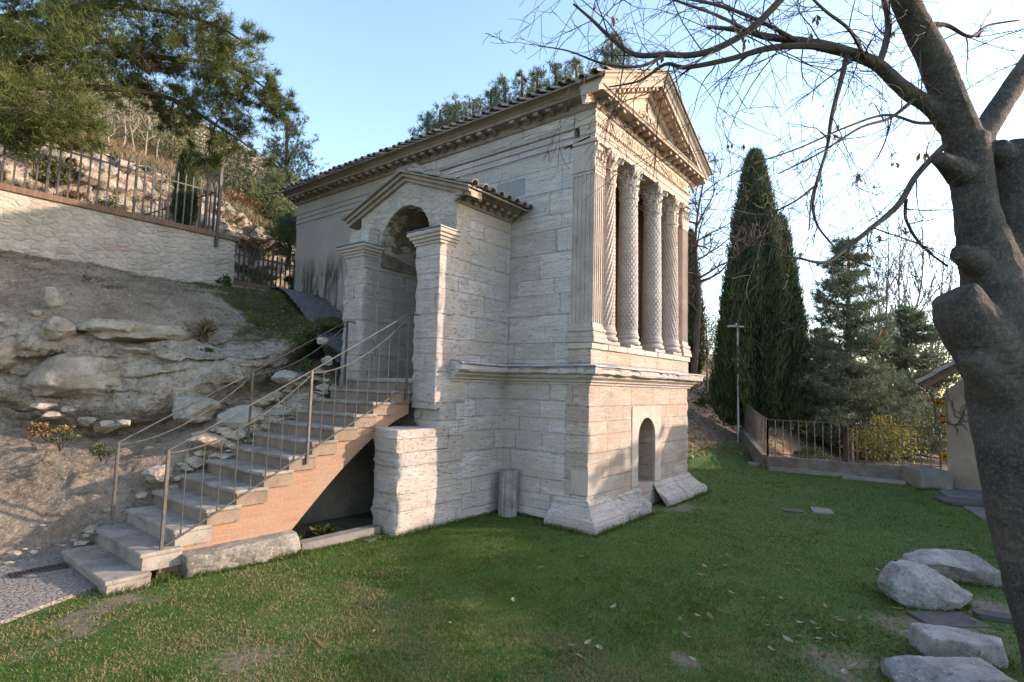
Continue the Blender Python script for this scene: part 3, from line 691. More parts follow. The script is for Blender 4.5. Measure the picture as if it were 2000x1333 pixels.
for cx, kd in ((.74, -1), (1.65, 'scale'), (2.75, 'scale'), (3.66, 1)): column(cx, kd)
# entablature of the front: fascias, carved band, frieze with its inscription
def bandx(name, z0, z1, d, mat, seed, amp=.004, par_=T, res=.06): return stone_box(name, (XL-d, XR+d, -d, .42, z0, z1), mat, par_, amp, .02, res, seed, zf=2)
AR_ = bandx('architrave', ZB, 6.165, .0, 'marble_white', 41)
b = MB(); b.box(XL-.013, XR+.013, -.014, .3, 6.165, 6.18); b.box(XL-.022, XR+.022, -.022, .3, 6.18, 6.275, .006); b.box(XL-.028, XR+.028, -.03, .3, 6.275, 6.288); b.build('fascia', 'marble_white', AR_)
b = MB(); b.box(XL-.03, XR+.03, -.034, .3, 6.288, 6.345)
for k in range(56):
    x = XL+(XR-XL)*(k+.5)/56; b.lathe([(.001, -.026), (.024, -.018), (.03, 0), (.024, .018), (.001, .026)], (x, -.036, 6.316), 6)
b.box(XL-.04, XR+.04, -.046, .3, 6.345, 6.358); b.build('carved_band', 'carved', AR_)
FR = bandx('frieze', 6.358, ZA+.01, .006, 'marble_white', 42, .003)
fc = bpy.data.curves.new('inscription', 'FONT'); fc.body = '+SCS DEVS ANGELORVM QVI FECIT RESVRRECTIONEM+'; fc.size = .215; fc.extrude = .006; fc.resolution_u = 3; fc.space_character = .86
fo = bpy.data.objects.new('inscription', fc); COL.objects.link(fo); bpy.context.view_layer.update()
dg = bpy.context.evaluated_depsgraph_get(); tm = bpy.data.meshes.new_from_object(fo.evaluated_get(dg)); bpy.data.objects.remove(fo)
co_ = np.array([v.co[:] for v in tm.vertices]); co_[:, 0] *= 4.12/(co_[:, 0].max()-co_[:, 0].min()); mn = co_[:, 0].min()
for v, p in zip(tm.vertices, co_): v.co = (XL+.09+p[0]-mn, -.0075-p[2], 6.405+p[1])
tm.materials.clear(); tm.materials.append(mat_stone('cut_letters', (.30, .215, .15), (.24, .165, .11), 6, (.1, .07, .05), .4, .3, .004))
io = bpy.data.objects.new('inscription', tm); COL.objects.link(io); par(io, FR)
# crowning cornice: bed moulding, brackets, corona; along both sides and the front
BED = [(0, ZA), (.03, ZA+.006), (.05, ZA+.03), (.055, ZA+.055), (.06, ZA+.14), (.285, ZA+.142), (.29, ZA+.19), (.31, ZA+.205)]
cpath = [(XL, 9.42), (XL, 0), (XR, 0), (XR, 9.42)]; couts = [(-1, 0), (-1, -1), (1, -1), (1, 0)]
V, F = sweep(BED, cpath, couts, .1); V = worn(V, .010, None, 0, 71, zf=4)
CC = me_obj('crowning_cornice', V, F, 'cornice', T)
rr = np.random.default_rng(5)
def bracket(x, y, dx, dy):
    w = .05+.01*rr.random(); z0, z1 = ZA+.055+.012*rr.random(), ZA+.143; L = .25-.03*rr.random()
    if rr.random() < .06: return
    b = MB()
    if dx: b.box(x-L, x+.0, y-w, y+w, z0+.02, z1, .012); b.box(x-L*.45, x+.0, y-w*.8, y+w*.8, z0-.0, z0+.03, .012)
    else: b.box(x-w, x+w, y-L, y+.0, z0+.02, z1, .012); b.box(x-w*.8, x+w*.8, y-L*.45, y+.0, z0-.0, z0+.03, .012)
    b.build('bracket', 'cornice', CC, fn=lambda V: worn(V, .006, None, 0, 73))
for y in np.arange(.02, 9.3, .272): bracket(XL-.02, y, 1, 0)
for x in np.arange(XL+.06, XR, .262): bracket(x, -.02, 0, 1)
for sx, x0 in ((-1, XL), (1, XR)):
    V, F = sweep([(.285, ZA+.195), (.30, ZA+.20), (.33, ZA+.24), (.39, ZA+.29), (.40, ZA+.325), (.2, ZA+.36)], [(x0, -.3), (x0, 9.55)], [(sx, 0), (sx, 0)], .1)
    if sx > 0: F = [f[::-1] for f in F]
    me_obj('eave_fascia', worn(V, .012, None, 0, 75, zf=1.5), F, 'fascia', T)
V, F = sweep([(.29, ZA+.192), (.305, ZA+.20), (.30, ZA+.245), (.10, ZA+.335), (.02, ZA+.345)], [(XL-.28, 0), (XR+.28, 0)], [(0, -1), (0, -1)], .07)
me_obj('cornice_weathering', worn(V, .008, None, 0, 77), F, 'oldblock', CC)
# pediment
RZ, EX = 8.13, .40; SL = (RZ-(ZA+.30))/(2.2-(XL-EX))                     # ridge height and roof slope
def rz(x): return RZ-SL*abs(x-2.2)
b = MB(); b.prism([(XL-.1, ZA+.15), (XR+.1, ZA+.15), (2.2, rz(2.2)-.12)], 'y', .04, .3); TY = b.build('tympanum', 'carved', T)
b = MB(); rt = np.random.default_rng(9)
for sx in (-1, 1):                                       # vine scrolls in low relief, a cross in the middle
    for k in range(5):
        x = 2.2+sx*(.25+.27*k); top = rz(x)-.33; r = max(.05, min(.14, (top-(ZA+.36))*.42)); z = ZA+.36+r
        if k == 0: z = ZA+.62
        t = np.linspace(0, 2*math.pi*1.6, 26); q = r*(1-.42*t/t[-1]); b.tube(np.stack([x+sx*q*np.cos(t), np.full(26, .03), z+q*np.sin(t)], 1), .018, 5)
        for j in range(4): a = rt.uniform(0, 6.3); b.lathe([(.001, -.03), (.03, 0), (.001, .03)], (x+r*.5*math.cos(a), .03, z+r*.5*math.sin(a)), 6)
b.box(2.165, 2.235, .008, .05, ZA+.42, ZA+1.0, .01); b.box(2.02, 2.38, .01, .05, ZA+.72, ZA+.79, .01)
b.build('relief', 'carved', TY)
for sx in (-1, 1):                                       # raking cornices
    x_e = 2.2+sx*(2.2-(XL-EX)); L = math.hypot(x_e-2.2, rz(x_e)-RZ)
    V = []; PR = [(.03, -.40), (-.02, -.385), (-.035, -.34), (-.05, -.335), (-.055, -.245), (-.28, -.24), (-.29, -.16), (-.31, -.145), (-.34, -.09), (-.39, -.05), (-.40, -.015), (.1, -.010)]
    n = 40
    for i in range(n):
        x = 2.2+sx*abs(x_e-2.2)*i/(n-1)
        for y, dz in PR: V.append((x, y, rz(x)+dz))
    m = len(PR); F = [(i*m+j, (i+1)*m+j, (i+1)*m+j+1, i*m+j+1) for i in range(n-1) for j in range(m-1)]+[tuple(range(m)), tuple((n-1)*m+j for j in range(m))[::-1]]
    if sx > 0: F = [f[::-1] for f in F]
    RC = me_obj('raking_cornice', worn(np.array(V), .005, None, 0, 80+sx), F, 'marble', T)
    for k in range(13):
        x = 2.2+sx*(.12+.178*k); w = .045
        if abs(x-2.2) > 2.2: break
        zc = rz(x)-.243; b = MB(); b.add([(x+dx, y, rz(x+dx)-.243+dz) for dx in (-w, w) for y in (-.23, -.04) for dz in (-.06, .0)], [(0, 1, 3, 2), (4, 6, 7, 5), (0, 4, 5, 1), (2, 3, 7, 6), (0, 2, 6, 4), (1, 5, 7, 3)])
        b.build('bracket', 'carved', RC)
# roof: a bed of flat tiles and rows of half-round cover tiles, laid unevenly
def tile_roof(name, ridge, ev, slope_len_dir, y0, y1, parent, mat, spacing=.215, rad=.068, rows_=(0, 1), seed=1, tl=.45):
    """ridge/ev: (x,z) of ridge and eave; tiles run down the slope, rows follow y"""
    r = np.random.default_rng(seed); (xr, zr), (xe, ze) = ridge, ev; L = math.hypot(xe-xr, ze-zr); d = np.array([(xe-xr)/L, 0, (ze-zr)/L]); nrm = np.array([-d[2], 0, d[0]]); nrm = nrm if nrm[2] > 0 else -nrm
    b = MB(); b.prism([(xr, zr), (xe, ze), (xe, ze-.03), (xr, zr-.05)], 'y', y0, y1)
    nt_ = int(L/(tl*.85))
    for y in np.arange(y0+spacing*.4, y1-.02, spacing):
        for k in range(nt_+1):
            s1 = L+.06-k*tl*.85+r.normal()*.015; s0 = max(s1-tl, 0); yy = y+r.normal()*.012; R0, R1 = rad*.86, rad*(1.04+.06*r.normal()); V = []
            tw = r.normal()*.02; lift = .012+.03*abs(r.normal())*.4
            for s, R in ((s0, R0), (s1, R1)):
                c = np.array([xr, yy+tw*(s-s0), zr])+d*s+nrm*(lift if s == s1 else .0)
                for RR in (R, R-.016):
                    for a in np.linspace(0, math.pi, 8): V.append(c+np.array([0, 1, 0])*RR*math.cos(a)+nrm*(RR*math.sin(a)*.9+.015))
            F = []
            for a in range(7): F += [(a, a+1, 17+a, 16+a), (8+a, 24+a, 25+a, 9+a), (16+a, 17+a, 25+a, 24+a)]
            b.add(V, F)
    return b.build(name, mat, parent)
tile_roof('roof', (2.2, RZ+.03), (XL-.47, rz(XL-.47)+.012), None, -.33, 9.62, T, 'tile', seed=3)
tile_roof('roof', (2.2, RZ+.03), (XR+.47, rz(XR+.47)+.012), None, -.33, 9.62, T, 'tile', seed=4)
b = MB(); b.tube([(2.2, -.3, RZ+.05), (2.2, 9.6, RZ+.05)], .12, 10); b.build('ridge_cap', 'tile', T)
b = MB()                                                 # tile edging on the raking cornice
for sx in (-1, 1):
    xe = 2.2+sx*(2.2-(XL-.46)); b.add([(x, y, rz(x)+dz) for x in (2.2, xe) for y in (-.43, .2) for dz in (-.008, .035)], [(0, 1, 3, 2), (4, 6, 7, 5), (0, 4, 5, 1), (2, 3, 7, 6), (0, 2, 6, 4), (1, 5, 7, 3)])
b.build('roof_verge', 'tile', T)
b = MB(); b.tube([(XL-.55, 9.5, 6.85), (XL-.62, 9.75, 6.85), (XL-.75, 9.8, 6.8)], .02, 6); b.build('rain_spout', 'iron', T)

o = stone_box('replaced_block', (-.007, .42, -.007, .32, .10, .47), 'marble_white', T, .003, .012, .05, 96); o['label'] = 'smooth pale replacement block at the front corner of the podium'
o = stone_box('replaced_block', (XL-.004, .3, 1.48, 2.16, 5.38, 5.70), 'replaced', T, .002, 0, .1, 97); o['label'] = 'smooth blue grey replacement block high in the side wall'
b = MB(); b.box(XL-.004, XL+.02, .44, .50, 6.00, 6.05); b.prism([(.10, 6.115), (.62, 6.03), (.62, 6.045), (.30, 6.10), (.10, 6.13)], 'x', XL-.02, XL+.02); b.build('wall_crack', 'core', T)
# ---- side porch
PX, PY0, PY1, PYC = -1.42, 1.77, 4.38, 3.07
V, F = arch_panel(PY0, PY1, ZP-2.3, 5.06, PYC, .68, 4.36, 1.90, PX, PX+.35, lambda A, B, D: np.stack([D, A, B], -1), .05)
hole = V[:, 2] > 3.9
q = V.copy(); dd = np.hypot(q[:, 1]-PYC, q[:, 2]-4.36); ring = np.exp(-((dd-.68)/.12)**2)*(q[:, 2] > 4.3)
V = worn(V, .006, None, .03, 91, 3); V += (ring*.022)[:, None]*np.stack([vn(q*11, 5), vn(q*11, 6), vn(q*11, 7)], 1)
F_lo = F[(V[F][:, :, 2].mean(1) <= 4.36)]; F_hi = F[(V[F][:, :, 2].mean(1) > 4.36)]
def sub(name, V, F, mat, p):
    u, inv = np.unique(F, return_inverse=True); return me_obj(name, V[u], inv.reshape(F.shape), mat, p)
PORCH = sub('porch_wall', V, F_lo, 'trav_pier', T)
sub('porch_arch', V, F_hi, 'arch_stone', T)
stone_box('porch_side_wall', (PX+.004, .05, PY0+.003, PY0+.56, -.45, 5.0), 'trav', T, .005, .0, .05, 92, skip='+x+y')
stone_box('porch_side_wall', (PX+.004, .05, PY1-.62, PY1-.003, -.3, 5.0), 'trav_pier', T, .009, .0, .06, 93, skip='+x')
# vault inside, floor, inner door
V = []; F = []; n = 40; m = 70
for i in range(n):
    x = PX+.02+1.5*i/(n-1)
    for j in range(m):
        a = math.pi*(j/(m-1)); V.append((x, PYC-.69*math.cos(a), 4.34+.69*math.sin(a)))
V = np.array(V); V += .04*np.stack([vn(V*9, 1), vn(V*9, 2), vn(V*9, 3)], 1)
me_obj('porch_vault', V, grid_faces(n, m), 'rubble', T)
b = MB(); b.box(PX+.3, .04, PY0+.4, PY1-.4, 1.70, 1.86); b.build('porch_floor', 'step', T)
stone_box('porch_lining', (PX+.05, .0, PYC+.66, PYC+.75, 3.98, 4.45), 'rubble', T, .06, 0, .04, 94, zf=4); stone_box('porch_lining', (PX+.05, .0, PYC-.75, PYC-.68, 3.98, 4.45), 'rubble', T, .05, 0, .05, 95, zf=4)
stone_box('porch_back_wall', (-.08, -.01, PYC-.76, PYC+.76, 1.86, 5.15), 'trav_pier', T, .01, 0, .06, 96)
# piers: upper ones stand on the landing level, the near one on a longer ruined stub
def pier_cap(x0, x1, y0, y1, z0, z1, par_, mat='marble'):
    V, F = sweep([(-.03, z0), (.02, z0+.002), (.02, z0+.04), (.045, z0+.05), (.05, z0+.09), (.08, z0+.10), (.085, z0+.14), (.115, z0+.155), (.12, z0+.19), (.10, z1), (-.03, z1)], [(x1, y0), (x0, y0), (x0, y1), (x1, y1)], [(0, -1), (-1, -1), (-1, 1), (0, 1)], .025); V = V+np.array([.6, .6, .5])*(.022*np.stack([fbm(V*np.array([4, 4, 9.]), 101+s_, 5, .65) for s_ in range(3)], 1)); cp = me_obj('capital', V, [f[::-1] for f in F], mat, par_)
    b = MB(); b.box(x0-.125, x1, y0-.125, y1+.125, z1, z1+.016); b.build('lead_flashing', 'lead', cp, fn=lambda V: V+.01*np.stack([vn(V*3, 1), vn(V*3, 2), vn(V*3, 3)], 1))
p = stone_box('porch_pier', (-1.77, PX+.02, PY0-.004, 2.35, 1.42, 4.12), 'trav_pier', T, .007, .055, .035, 103, zf=6, edge=(-1.77, 0, PY0-.004, 2.35)); pier_cap(-1.77, PX, PY0, 2.35, 4.10, 4.33, p)
p = stone_box('porch_pier', (-1.77, PX+.02, 3.77, 4.36, 1.3, 4.16), 'trav_pier', T, .008, .07, .035, 104, zf=6, edge=(-1.77, 0, 3.77, 4.36)); pier_cap(-1.77, PX, 3.77, 4.36, 4.14, 4.35, p)
stone_box('pier_block', (-1.66, PX, 3.80, 4.42, 4.37, 4.70), 'trav_pier', T, .01, .03, .05, 105)
stone_box('pier_neck', (-1.66, PX+.02, PY0-.002, 2.35, 1.10, 1.44), 'trav_pier', T, .03, .08, .035, 106, edge=(-1.66, 0, PY0-.002, 2.35))
stone_box('ruined_stub', (-2.46, PX+.02, PY0-.006, 2.36, -.5, .78), 'trav_pier', T, .009, .08, .035, 107, zf=6, edge=(-2.46, 0, PY0-.006, 2.36))
stone_box('ruined_stub', (-2.50, PX+.02, PY0-.004, 2.34, .79, 1.12), 'trav_pier', T, .02, .09, .035, 108, zf=6, edge=(-2.5, 0, PY0-.004, 2.34))
b = MB(); b.box(-1.86, -1.5, PY0-.02, PY0+.5, ZP+.02, ZP+.30); V = np.array(b.V)
# gable roof of the porch
GR, GE = 5.66, 5.06
SLp = (GR-GE)/(PYC-1.42)
def gz(y): return GR-SLp*abs(y-PYC)
b = MB(); b.prism([(PY0, 5.055), (PY1, 5.055), (PY1, gz(PY1)-.12), (PYC, GR-.14), (PY0, gz(PY0)-.12)], 'x', PX+.003, PX+.33); b.build('porch_gable', 'arch_stone', T)
b = MB()
for sy in (-1, 1):
    ye = PYC+sy*(PYC-1.40)
    for x0, x1, d0, d1 in ((-1.48, PX+.2, -.165, -.10), (-1.54, PX+.2, -.098, -.035)):
        b.add([(x, y, gz(y)+dz) for x in (x0, x1) for y in (PYC, ye) for dz in (d0, d1)], [(0, 1, 3, 2), (4, 6, 7, 5), (0, 4, 5, 1), (2, 3, 7, 6), (0, 2, 6, 4), (1, 5, 7, 3)])
b.build('porch_raking_cornice', 'cornice', T)
V, F = sweep([(0, 4.86), (.03, 4.865), (.05, 4.90), (.055, 4.99), (.24, 4.995), (.26, 5.02), (.30, 5.06)], [(-1.5, PY0), (.0, PY0)], [(0, -1), (0, -1)], .08)
PCN = me_obj('porch_cornice', worn(V, .006, None, 0, 111), F, 'cornice', T)
for x in np.arange(-1.48, -.04, .20): b = MB(); b.box(x-.045, x+.045, PY0-.21, PY0-.04, 4.93, 4.993, .012); b.box(x-.035, x+.035, PY0-.12, PY0-.04, 4.895, 4.93, .01); b.build('bracket', 'cornice', PCN, fn=lambda V: worn(V, .006, None, 0, 112))
def porch_tiles(sy, seed):
    r = np.random.default_rng(seed); b = MB(); ye = PYC+sy*(PYC-1.36); L = math.hypot(ye-PYC, gz(ye)-GR); d = np.array([0, (ye-PYC)/L, (gz(ye)-GR)/L]); nrm = np.array([0, -d[2], d[1]]); nrm = nrm if nrm[2] > 0 else -nrm
    b.add([(x, y, gz(y)+dz) for x in (-1.60, .06) for y in (PYC, ye) for dz in (-.03, .0)], [(0, 1, 3, 2), (4, 6, 7, 5), (0, 4, 5, 1), (2, 3, 7, 6), (0, 2, 6, 4), (1, 5, 7, 3)])
    for x in np.arange(-1.50, .02, .215):
        for k in range(4):
            s1 = L+.07-k*.42; s0 = max(s1-.46, 0); V = []
            if s1 <= 0: break
            for s, R in ((s0, .07), (s1, .085)):
                c = np.array([x+r.normal()*.008, PYC, GR])+d*s+nrm*(.03 if s == s1 else .012)
                for RR in (R, R-.016):
                    for a in np.linspace(0, math.pi, 8): V.append(c+np.array([1, 0, 0])*RR*math.cos(a)+nrm*(RR*math.sin(a)))
            F = []
            for a in range(7): F += [(a, a+1, 17+a, 16+a), (8+a, 24+a, 25+a, 9+a), (16+a, 17+a, 25+a, 24+a)]
            b.add(V, F)
    return b.build('porch_roof', 'tile', T)
porch_tiles(-1, 3); porch_tiles(1, 4)
b = MB(); b.box(-1.5, -.9, PYC-.25, PYC+.25, GR+.02, GR+.10); b.box(-1.2, -.2, PYC-.4, PYC+.1, GR+.0, GR+.07); b.build('ridge_slab', 'greyslab', T, fn=lambda V: worn(V, .03, None, 0, 115))
# ------------------------------------------------------------------ staircase to the porch
SY0, SY1, NST, SX0, SZ0, GO, RI = 2.30, 3.95, 13, -5.86, -.27, .333, .178
STAIR = thing('staircase', 'straight flight of thirteen worn stone steps on an orange brick arch rising to the porch', 'staircase', (-4, 3.1, GZ))
for k in range(NST):
    x = SX0+k*GO; z = SZ0+k*RI; y0 = SY0+(-.16 if k == 0 else -.06 if k == 1 else 0); y1 = SY1-(.25 if k == 0 else .12 if k < 3 else 0); x1 = x+GO+.06 if k < NST-1 else PX+.3
    b = MB(); b.box(x-.03, x1, y0-.02, y1, z-.045, z, .012)
    V = np.array(b.V); r = .012*fbm(V*6, 120+k, 3); V[:, 2] += r*.4
    st = me_obj('step', V, b.F, 'step', STAIR)
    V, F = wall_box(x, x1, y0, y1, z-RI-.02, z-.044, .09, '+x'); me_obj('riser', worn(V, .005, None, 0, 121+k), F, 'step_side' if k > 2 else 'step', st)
def stair_z(x): return SZ0+(x-SX0)/GO*RI
xs = np.linspace(-5.35, -1.80, 60)
def arch_z(x):                                            # underside of the flying brick arch
    t = np.clip((x+4.05)/(2.25), 0, 1); return -.50+1.82*np.sin(t*1.25)/math.sin(1.25)
top = stair_z(xs)-RI-.03; bot = np.where(xs < -4.05, -.6, arch_z(xs)); bot = np.minimum(bot, top-.12)
V = []; F = []; m = len(xs)
for y in (SY0+.035, SY0+.34):
    for x, t_, b_ in zip(xs, top, bot):
        for k in range(5): V.append((x, y, b_+(t_-b_)*k/4))
o0 = m*5
for i in range(m-1):
    for k in range(4):
        a = i*5+k; F += [(a, a+5, a+6, a+1), (o0+a, o0+a+1, o0+a+6, o0+a+5)]
    F += [(i*5, o0+i*5, o0+(i+1)*5, (i+1)*5), (i*5+4, (i+1)*5+4, o0+(i+1)*5+4, o0+i*5+4)]
F += [tuple([k for k in range(5)]+[o0+4-k for k in range(5)]), tuple([(m-1)*5+4-k for k in range(5)]+[o0+(m-1)*5+k for k in range(5)])]
me_obj('brick_string', worn(np.array(V), .008, None, 0, 140, zf=1), F, 'brick', STAIR)
b = MB(); V = []; F = []
for i, x in enumerate(xs):
    V += [(x, SY0+.34, bot[i]), (x, SY1-.3, bot[i])]
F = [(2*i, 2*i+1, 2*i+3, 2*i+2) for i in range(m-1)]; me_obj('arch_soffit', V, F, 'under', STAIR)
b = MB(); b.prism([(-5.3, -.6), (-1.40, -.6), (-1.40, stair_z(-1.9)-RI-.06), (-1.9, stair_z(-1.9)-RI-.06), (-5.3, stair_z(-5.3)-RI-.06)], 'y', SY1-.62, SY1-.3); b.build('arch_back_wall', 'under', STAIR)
# the stones and slabs at the foot
kerb = stone_box('kerb_stone', (-3.78, -2.50, 2.02, 2.2, -.5, -.30), 'greyslab', None, .01, .02, .06, 150); tag(kerb, 'long low pale kerb stone across the mouth of the stair arch', 'kerb')
c0, c1 = on(335, 1112, 'z', GZ), on(556, 1068, 'z', GZ); mid = (c0+c1)/2+np.array([.0, -.28, .10]); ang = math.atan2(c1[1]-c0[1], c1[0]-c0[0])
o = rock('stone_block', mid, (np.linalg.norm(c1-c0)*.60, .20, .20), 'oldblock', None, 33, ang, 6, .13, boxy=.93, flat=.7, cuts=3); tag(o, 'dark lichen covered long stone block lying beside the brick stair arch', 'stone block')
def flat_slab(name, c, sx, sy, h, rot, mat, seed):
    V, F = wall_box(-sx/2, sx/2, -sy/2, sy/2, 0, h, .05); V = worn(V, .012, (-sx/2, sx/2, -sy/2, sy/2), .04, seed); cr, sr = math.cos(rot), math.sin(rot)
    V = V@np.array([[cr, sr, 0], [-sr, cr, 0], [0, 0, 1]])+np.array(c); return me_obj(name, V, F, mat)
tag(flat_slab('ground_slab', on(718, 1052, 'z', GZ-.015), .42, .34, .03, .3, 'slab', 51), 'small dark slab set in the grass by the ruined pier', 'slab')
# fluted fragment in the corner
b = MB(); n = 40; V = []
c = (-.05, 1.42)
prof = []
for j in range(n):
    a = math.pi*.10+math.pi*1.3*j/(n-1)+math.pi*.55; r = .17-.022*abs(math.sin(j*math.pi/5))**2*1.0; prof.append((c[0]-.14+r*math.cos(a), c[1]+.06+r*math.sin(a)))
b.prism(prof, 'z', -.5, .36); fl = b.build('column_fragment', 'block', None, fn=lambda V: V+.006*np.stack([vn(V*8, 1), vn(V*8, 2), vn(V*8, 3)], 1)); tag(fl, 'short grey fluted column fragment standing in the corner of podium and porch', 'column fragment')

# ------------------------------------------------------------------ stair railings
def railing(y, posts, label, balusters, side):
    R = thing('stair_railing', label, 'railing', (posts[0][0], y, posts[0][1]), 'railings of the stone stair')
    for (x, z0, z1) in posts:
        b = MB(); b.box(x-.017, x+.017, y-.017, y+.017, z0, z1, .004); b.build('post', 'iron_rail' , R)
    for (xa, _, za), (xb, _, zb) in zip(posts[:-1], posts[1:]):
        b = MB(); b.tube([(xa, y, za), (xb, y, zb)], .010, 8); b.build('handrail', 'iron_rail', R)
        t = np.linspace(0, 1, 24); X = xa+(xb-xa)*t; Z = (za-.03)+(zb-.05-za+.03)*(t**1.75); b = MB(); b.tube(np.stack([X, np.full(24, y), Z], 1), .010, 6); b.build('sagging_rail', 'iron_rail', R)
        if balusters:
            zl = lambda x: stair_z(x)-.09; b = MB(); b.tube([(xa, y, zl(xa)), (xb, y, zl(xb))], .011, 6); b.build('bottom_rail', 'iron_rail', R)
            nb = balusters
            for k in range(1, nb):
                f = k/nb; x = xa+(xb-xa)*f; zt = (za-.03)+(zb-.05-za+.03)*(f**1.75); b = MB(); b.tube([(x, y, zl(x)), (x, y, zt)], .0062, 6); b.build('baluster', 'iron_rail', R)
    x, _, z = posts[-1]; b = MB(); b.tube([(x, y, z), (x+.18, y-.03*side, z+.0), (x+.19, y-.03*side, z-.02)], .013, 6); b.build('wall_return', 'iron_rail', R)
    return R
railing(2.275, [(-5.34, -.34, .99), (-3.62, .68, 1.95), (-1.92, 1.55, 2.95)], 'brown iron railing with thin balusters along the open brick side of the stair', 9, 1)
railing(3.90, [(-5.34, -.05, .94), (-3.63, .85, 1.92), (-1.96, 1.75, 2.90)], 'brown iron railing without balusters on the hill side of the stair', 0, -1)

# ------------------------------------------------------------------ ground, path, hillside
def gheight(X, Y):
    h = np.full(X.shape, GZ)
    y0 = 2.0+.12*(X-14); rise = np.clip(Y-y0, 0, None)*.52*sstep(6, 9.5, X)
    h = h+np.minimum(rise, 12)
    ramp_ = .045*np.clip(X-9, 0, 12)*sstep(-1., 1.2, Y); h = h+ramp_
    low = sstep(10.2, 11.5, X)*sstep(.9, -.8, Y-.12*(X-10)); h = h-low*.75
    bk = sstep(7.5, 9.2, Y)*sstep(7, 3, X); h = h*(1-bk)+bk*(4.05+.42*np.clip(Y-9.5, 0, 40)-2.*sstep(2.3, 1.2, X))
    h = h-sstep(40, 150, np.hypot(X, Y))*2.
    return h
gx = np.concatenate([np.linspace(-300, -14, 16), np.arange(-12, 12, .14), np.linspace(12.2, 45, 70), np.linspace(48, 320, 18)])
gy = np.concatenate([np.linspace(-300, -14, 16), np.arange(-12, 10, .14), np.linspace(10.2, 45, 60), np.linspace(48, 320, 16)])
A, B = np.meshgrid(gx, gy, indexing='ij'); P0 = np.stack([A.ravel(), B.ravel(), np.zeros(A.size)], 1)
def bare_lit_mask(P):
    q = P*np.array([1, 1, 0])
    n = fbm(q*.8+3, 200, 4, .6)
    d = np.zeros(len(P))
    for u, v, r, w in ((560, 1215, .30, .32), (470, 1285, .40, .28), (180, 1212, .36, .6), (60, 1262, .30, .5), (1340, 1290, .13, .65), (1640, 1300, .38, .45), (1170, 1045, .3, .3), (1335, 992, .45, .6), (1400, 1130, .2, .3), (1290, 1000, .6, .35), (250, 1180, .35, .5), (1420, 1190, .15, .45), (1850, 1230, .5, .8), (1950, 1200, .5, .7), (620, 1035, .5, .8), (690, 1020, .5, .8), (1400, 870, .9, .3)):  # bare soil spots; the last paints the yellowish sunlit lawn by the lamp
        c = on(u, v, 'z', GZ); d = np.maximum(d, w*np.exp(-((P[:, 0]-c[0])**2+(P[:, 1]-c[1])**2)/r**2))
    back = .55*sstep(11, 15, P[:, 0]); hillr = sstep(.1, .7, gheight(P[:, 0], P[:, 1])-GZ)*sstep(5, 8, P[:, 0])
    dry = .16*sstep(-3.2, -5.2, P[:, 0])
    return np.clip(.06+.45*np.clip(n, -.3, 1)*.6+d*(1+1.6*fbm(q*4.5, 203, 4, .65))+dry*.5+back*.5+hillr, 0, 1)
H = gheight(A.ravel(), B.ravel())+.018*fbm(P0*1.4, 201, 4)
ground = me_obj('ground', np.stack([A.ravel(), B.ravel(), H], 1), grid_faces(len(gx), len(gy)), 'ground', smooth=True, attrs={'bare': bare_lit_mask(P0), 'litter': np.clip(sstep(.12, .6, gheight(P0[:, 0], P0[:, 1])-GZ)*sstep(5, 8, P0[:, 0])+sstep(10.3, 11, P0[:, 0])*sstep(.1, -.4, P0[:, 1]-.38*(P0[:, 0]-10)), 0, 1)}); struct(ground)
pp = [on(u, v, 'z', GZ) for u, v in ((-260, 1330), (0, 1222), (100, 1183), (200, 1148))]
poly = [tuple(p[:2]) for p in pp]+[(-5.7, 2.5), (-5.7, 4.0), (-6.6, 4.25), (-9, 4.4), (-12.5, 4.2), (-12.5, 2.2)]
b = MB(); b.prism(poly, 'z', GZ-.05, GZ+.035); struct(b.build('path', 'cobble'))
g0 = on(76, 1115, 'z', GZ+.04); G = thing('drain_grate', 'black iron drain grate in the cobbled path at the stair foot', 'drain grate', tuple(g0)); 
b = MB(); L_, W_ = .46, .17
for s in (-1, 1): b.box(g0[0]-L_/2, g0[0]+L_/2, g0[1]+s*W_/2-.012, g0[1]+s*W_/2+.012, g0[2]-.01, g0[2]+.012); b.box(g0[0]+s*L_/2-.012, g0[0]+s*L_/2+.012, g0[1]-W_/2-.012, g0[1]+W_/2+.012, g0[2]-.01, g0[2]+.0125)
b.build('frame', 'iron', G)
for k in range(14):
    x = g0[0]-L_/2+L_*(k+.5)/14; b = MB(); b.box(x-.008, x+.008, g0[1]-W_/2+.012, g0[1]+W_/2-.012, g0[2]-.01, g0[2]+.008); b.build('bar', 'iron', G)
b = MB(); b.box(g0[0]-L_/2, g0[0]+L_/2, g0[1]-W_/2, g0[1]+W_/2, g0[2]-.012, g0[2]-.0085); b.build('pit', 'core', G)  # near-black sheet just under the bars paints the shade of the pit
# the bank behind the stair: control points column by column, foot to wall
cols = []
def bankcol(x, foot, mid1, over, ledge, top, ztop):
    return [(x, foot[0]-.25, foot[1]-.3), (x, foot[0], foot[1]), (x, mid1[0], mid1[1]), (x, over[0]+.15, over[1]-.25), (x, over[0]-.18, over[1]+.12), (x, over[0]-.16, over[1]+.45), (x, ledge[0], ledge[1]), (x, (ledge[0]+top)/2-.1, (ledge[1]+ztop)/2+.18), (x, top, ztop), (x, top+.7, ztop+.1)]
cols += [bankcol(-14, (4.4, -.4), (5.6, .5), (6.6, 1.4), (6.8, 2.6), 8.3, 4.0)]
cols += [bankcol(-10, (4.4, -.4), (5.5, .45), (6.5, 1.35), (6.7, 2.55), 8.35, 3.98)]
cols += [bankcol(-7.5, (4.35, -.40), (5.6, .45), (6.75, 1.40), (6.9, 2.6), 8.4, 3.97)]
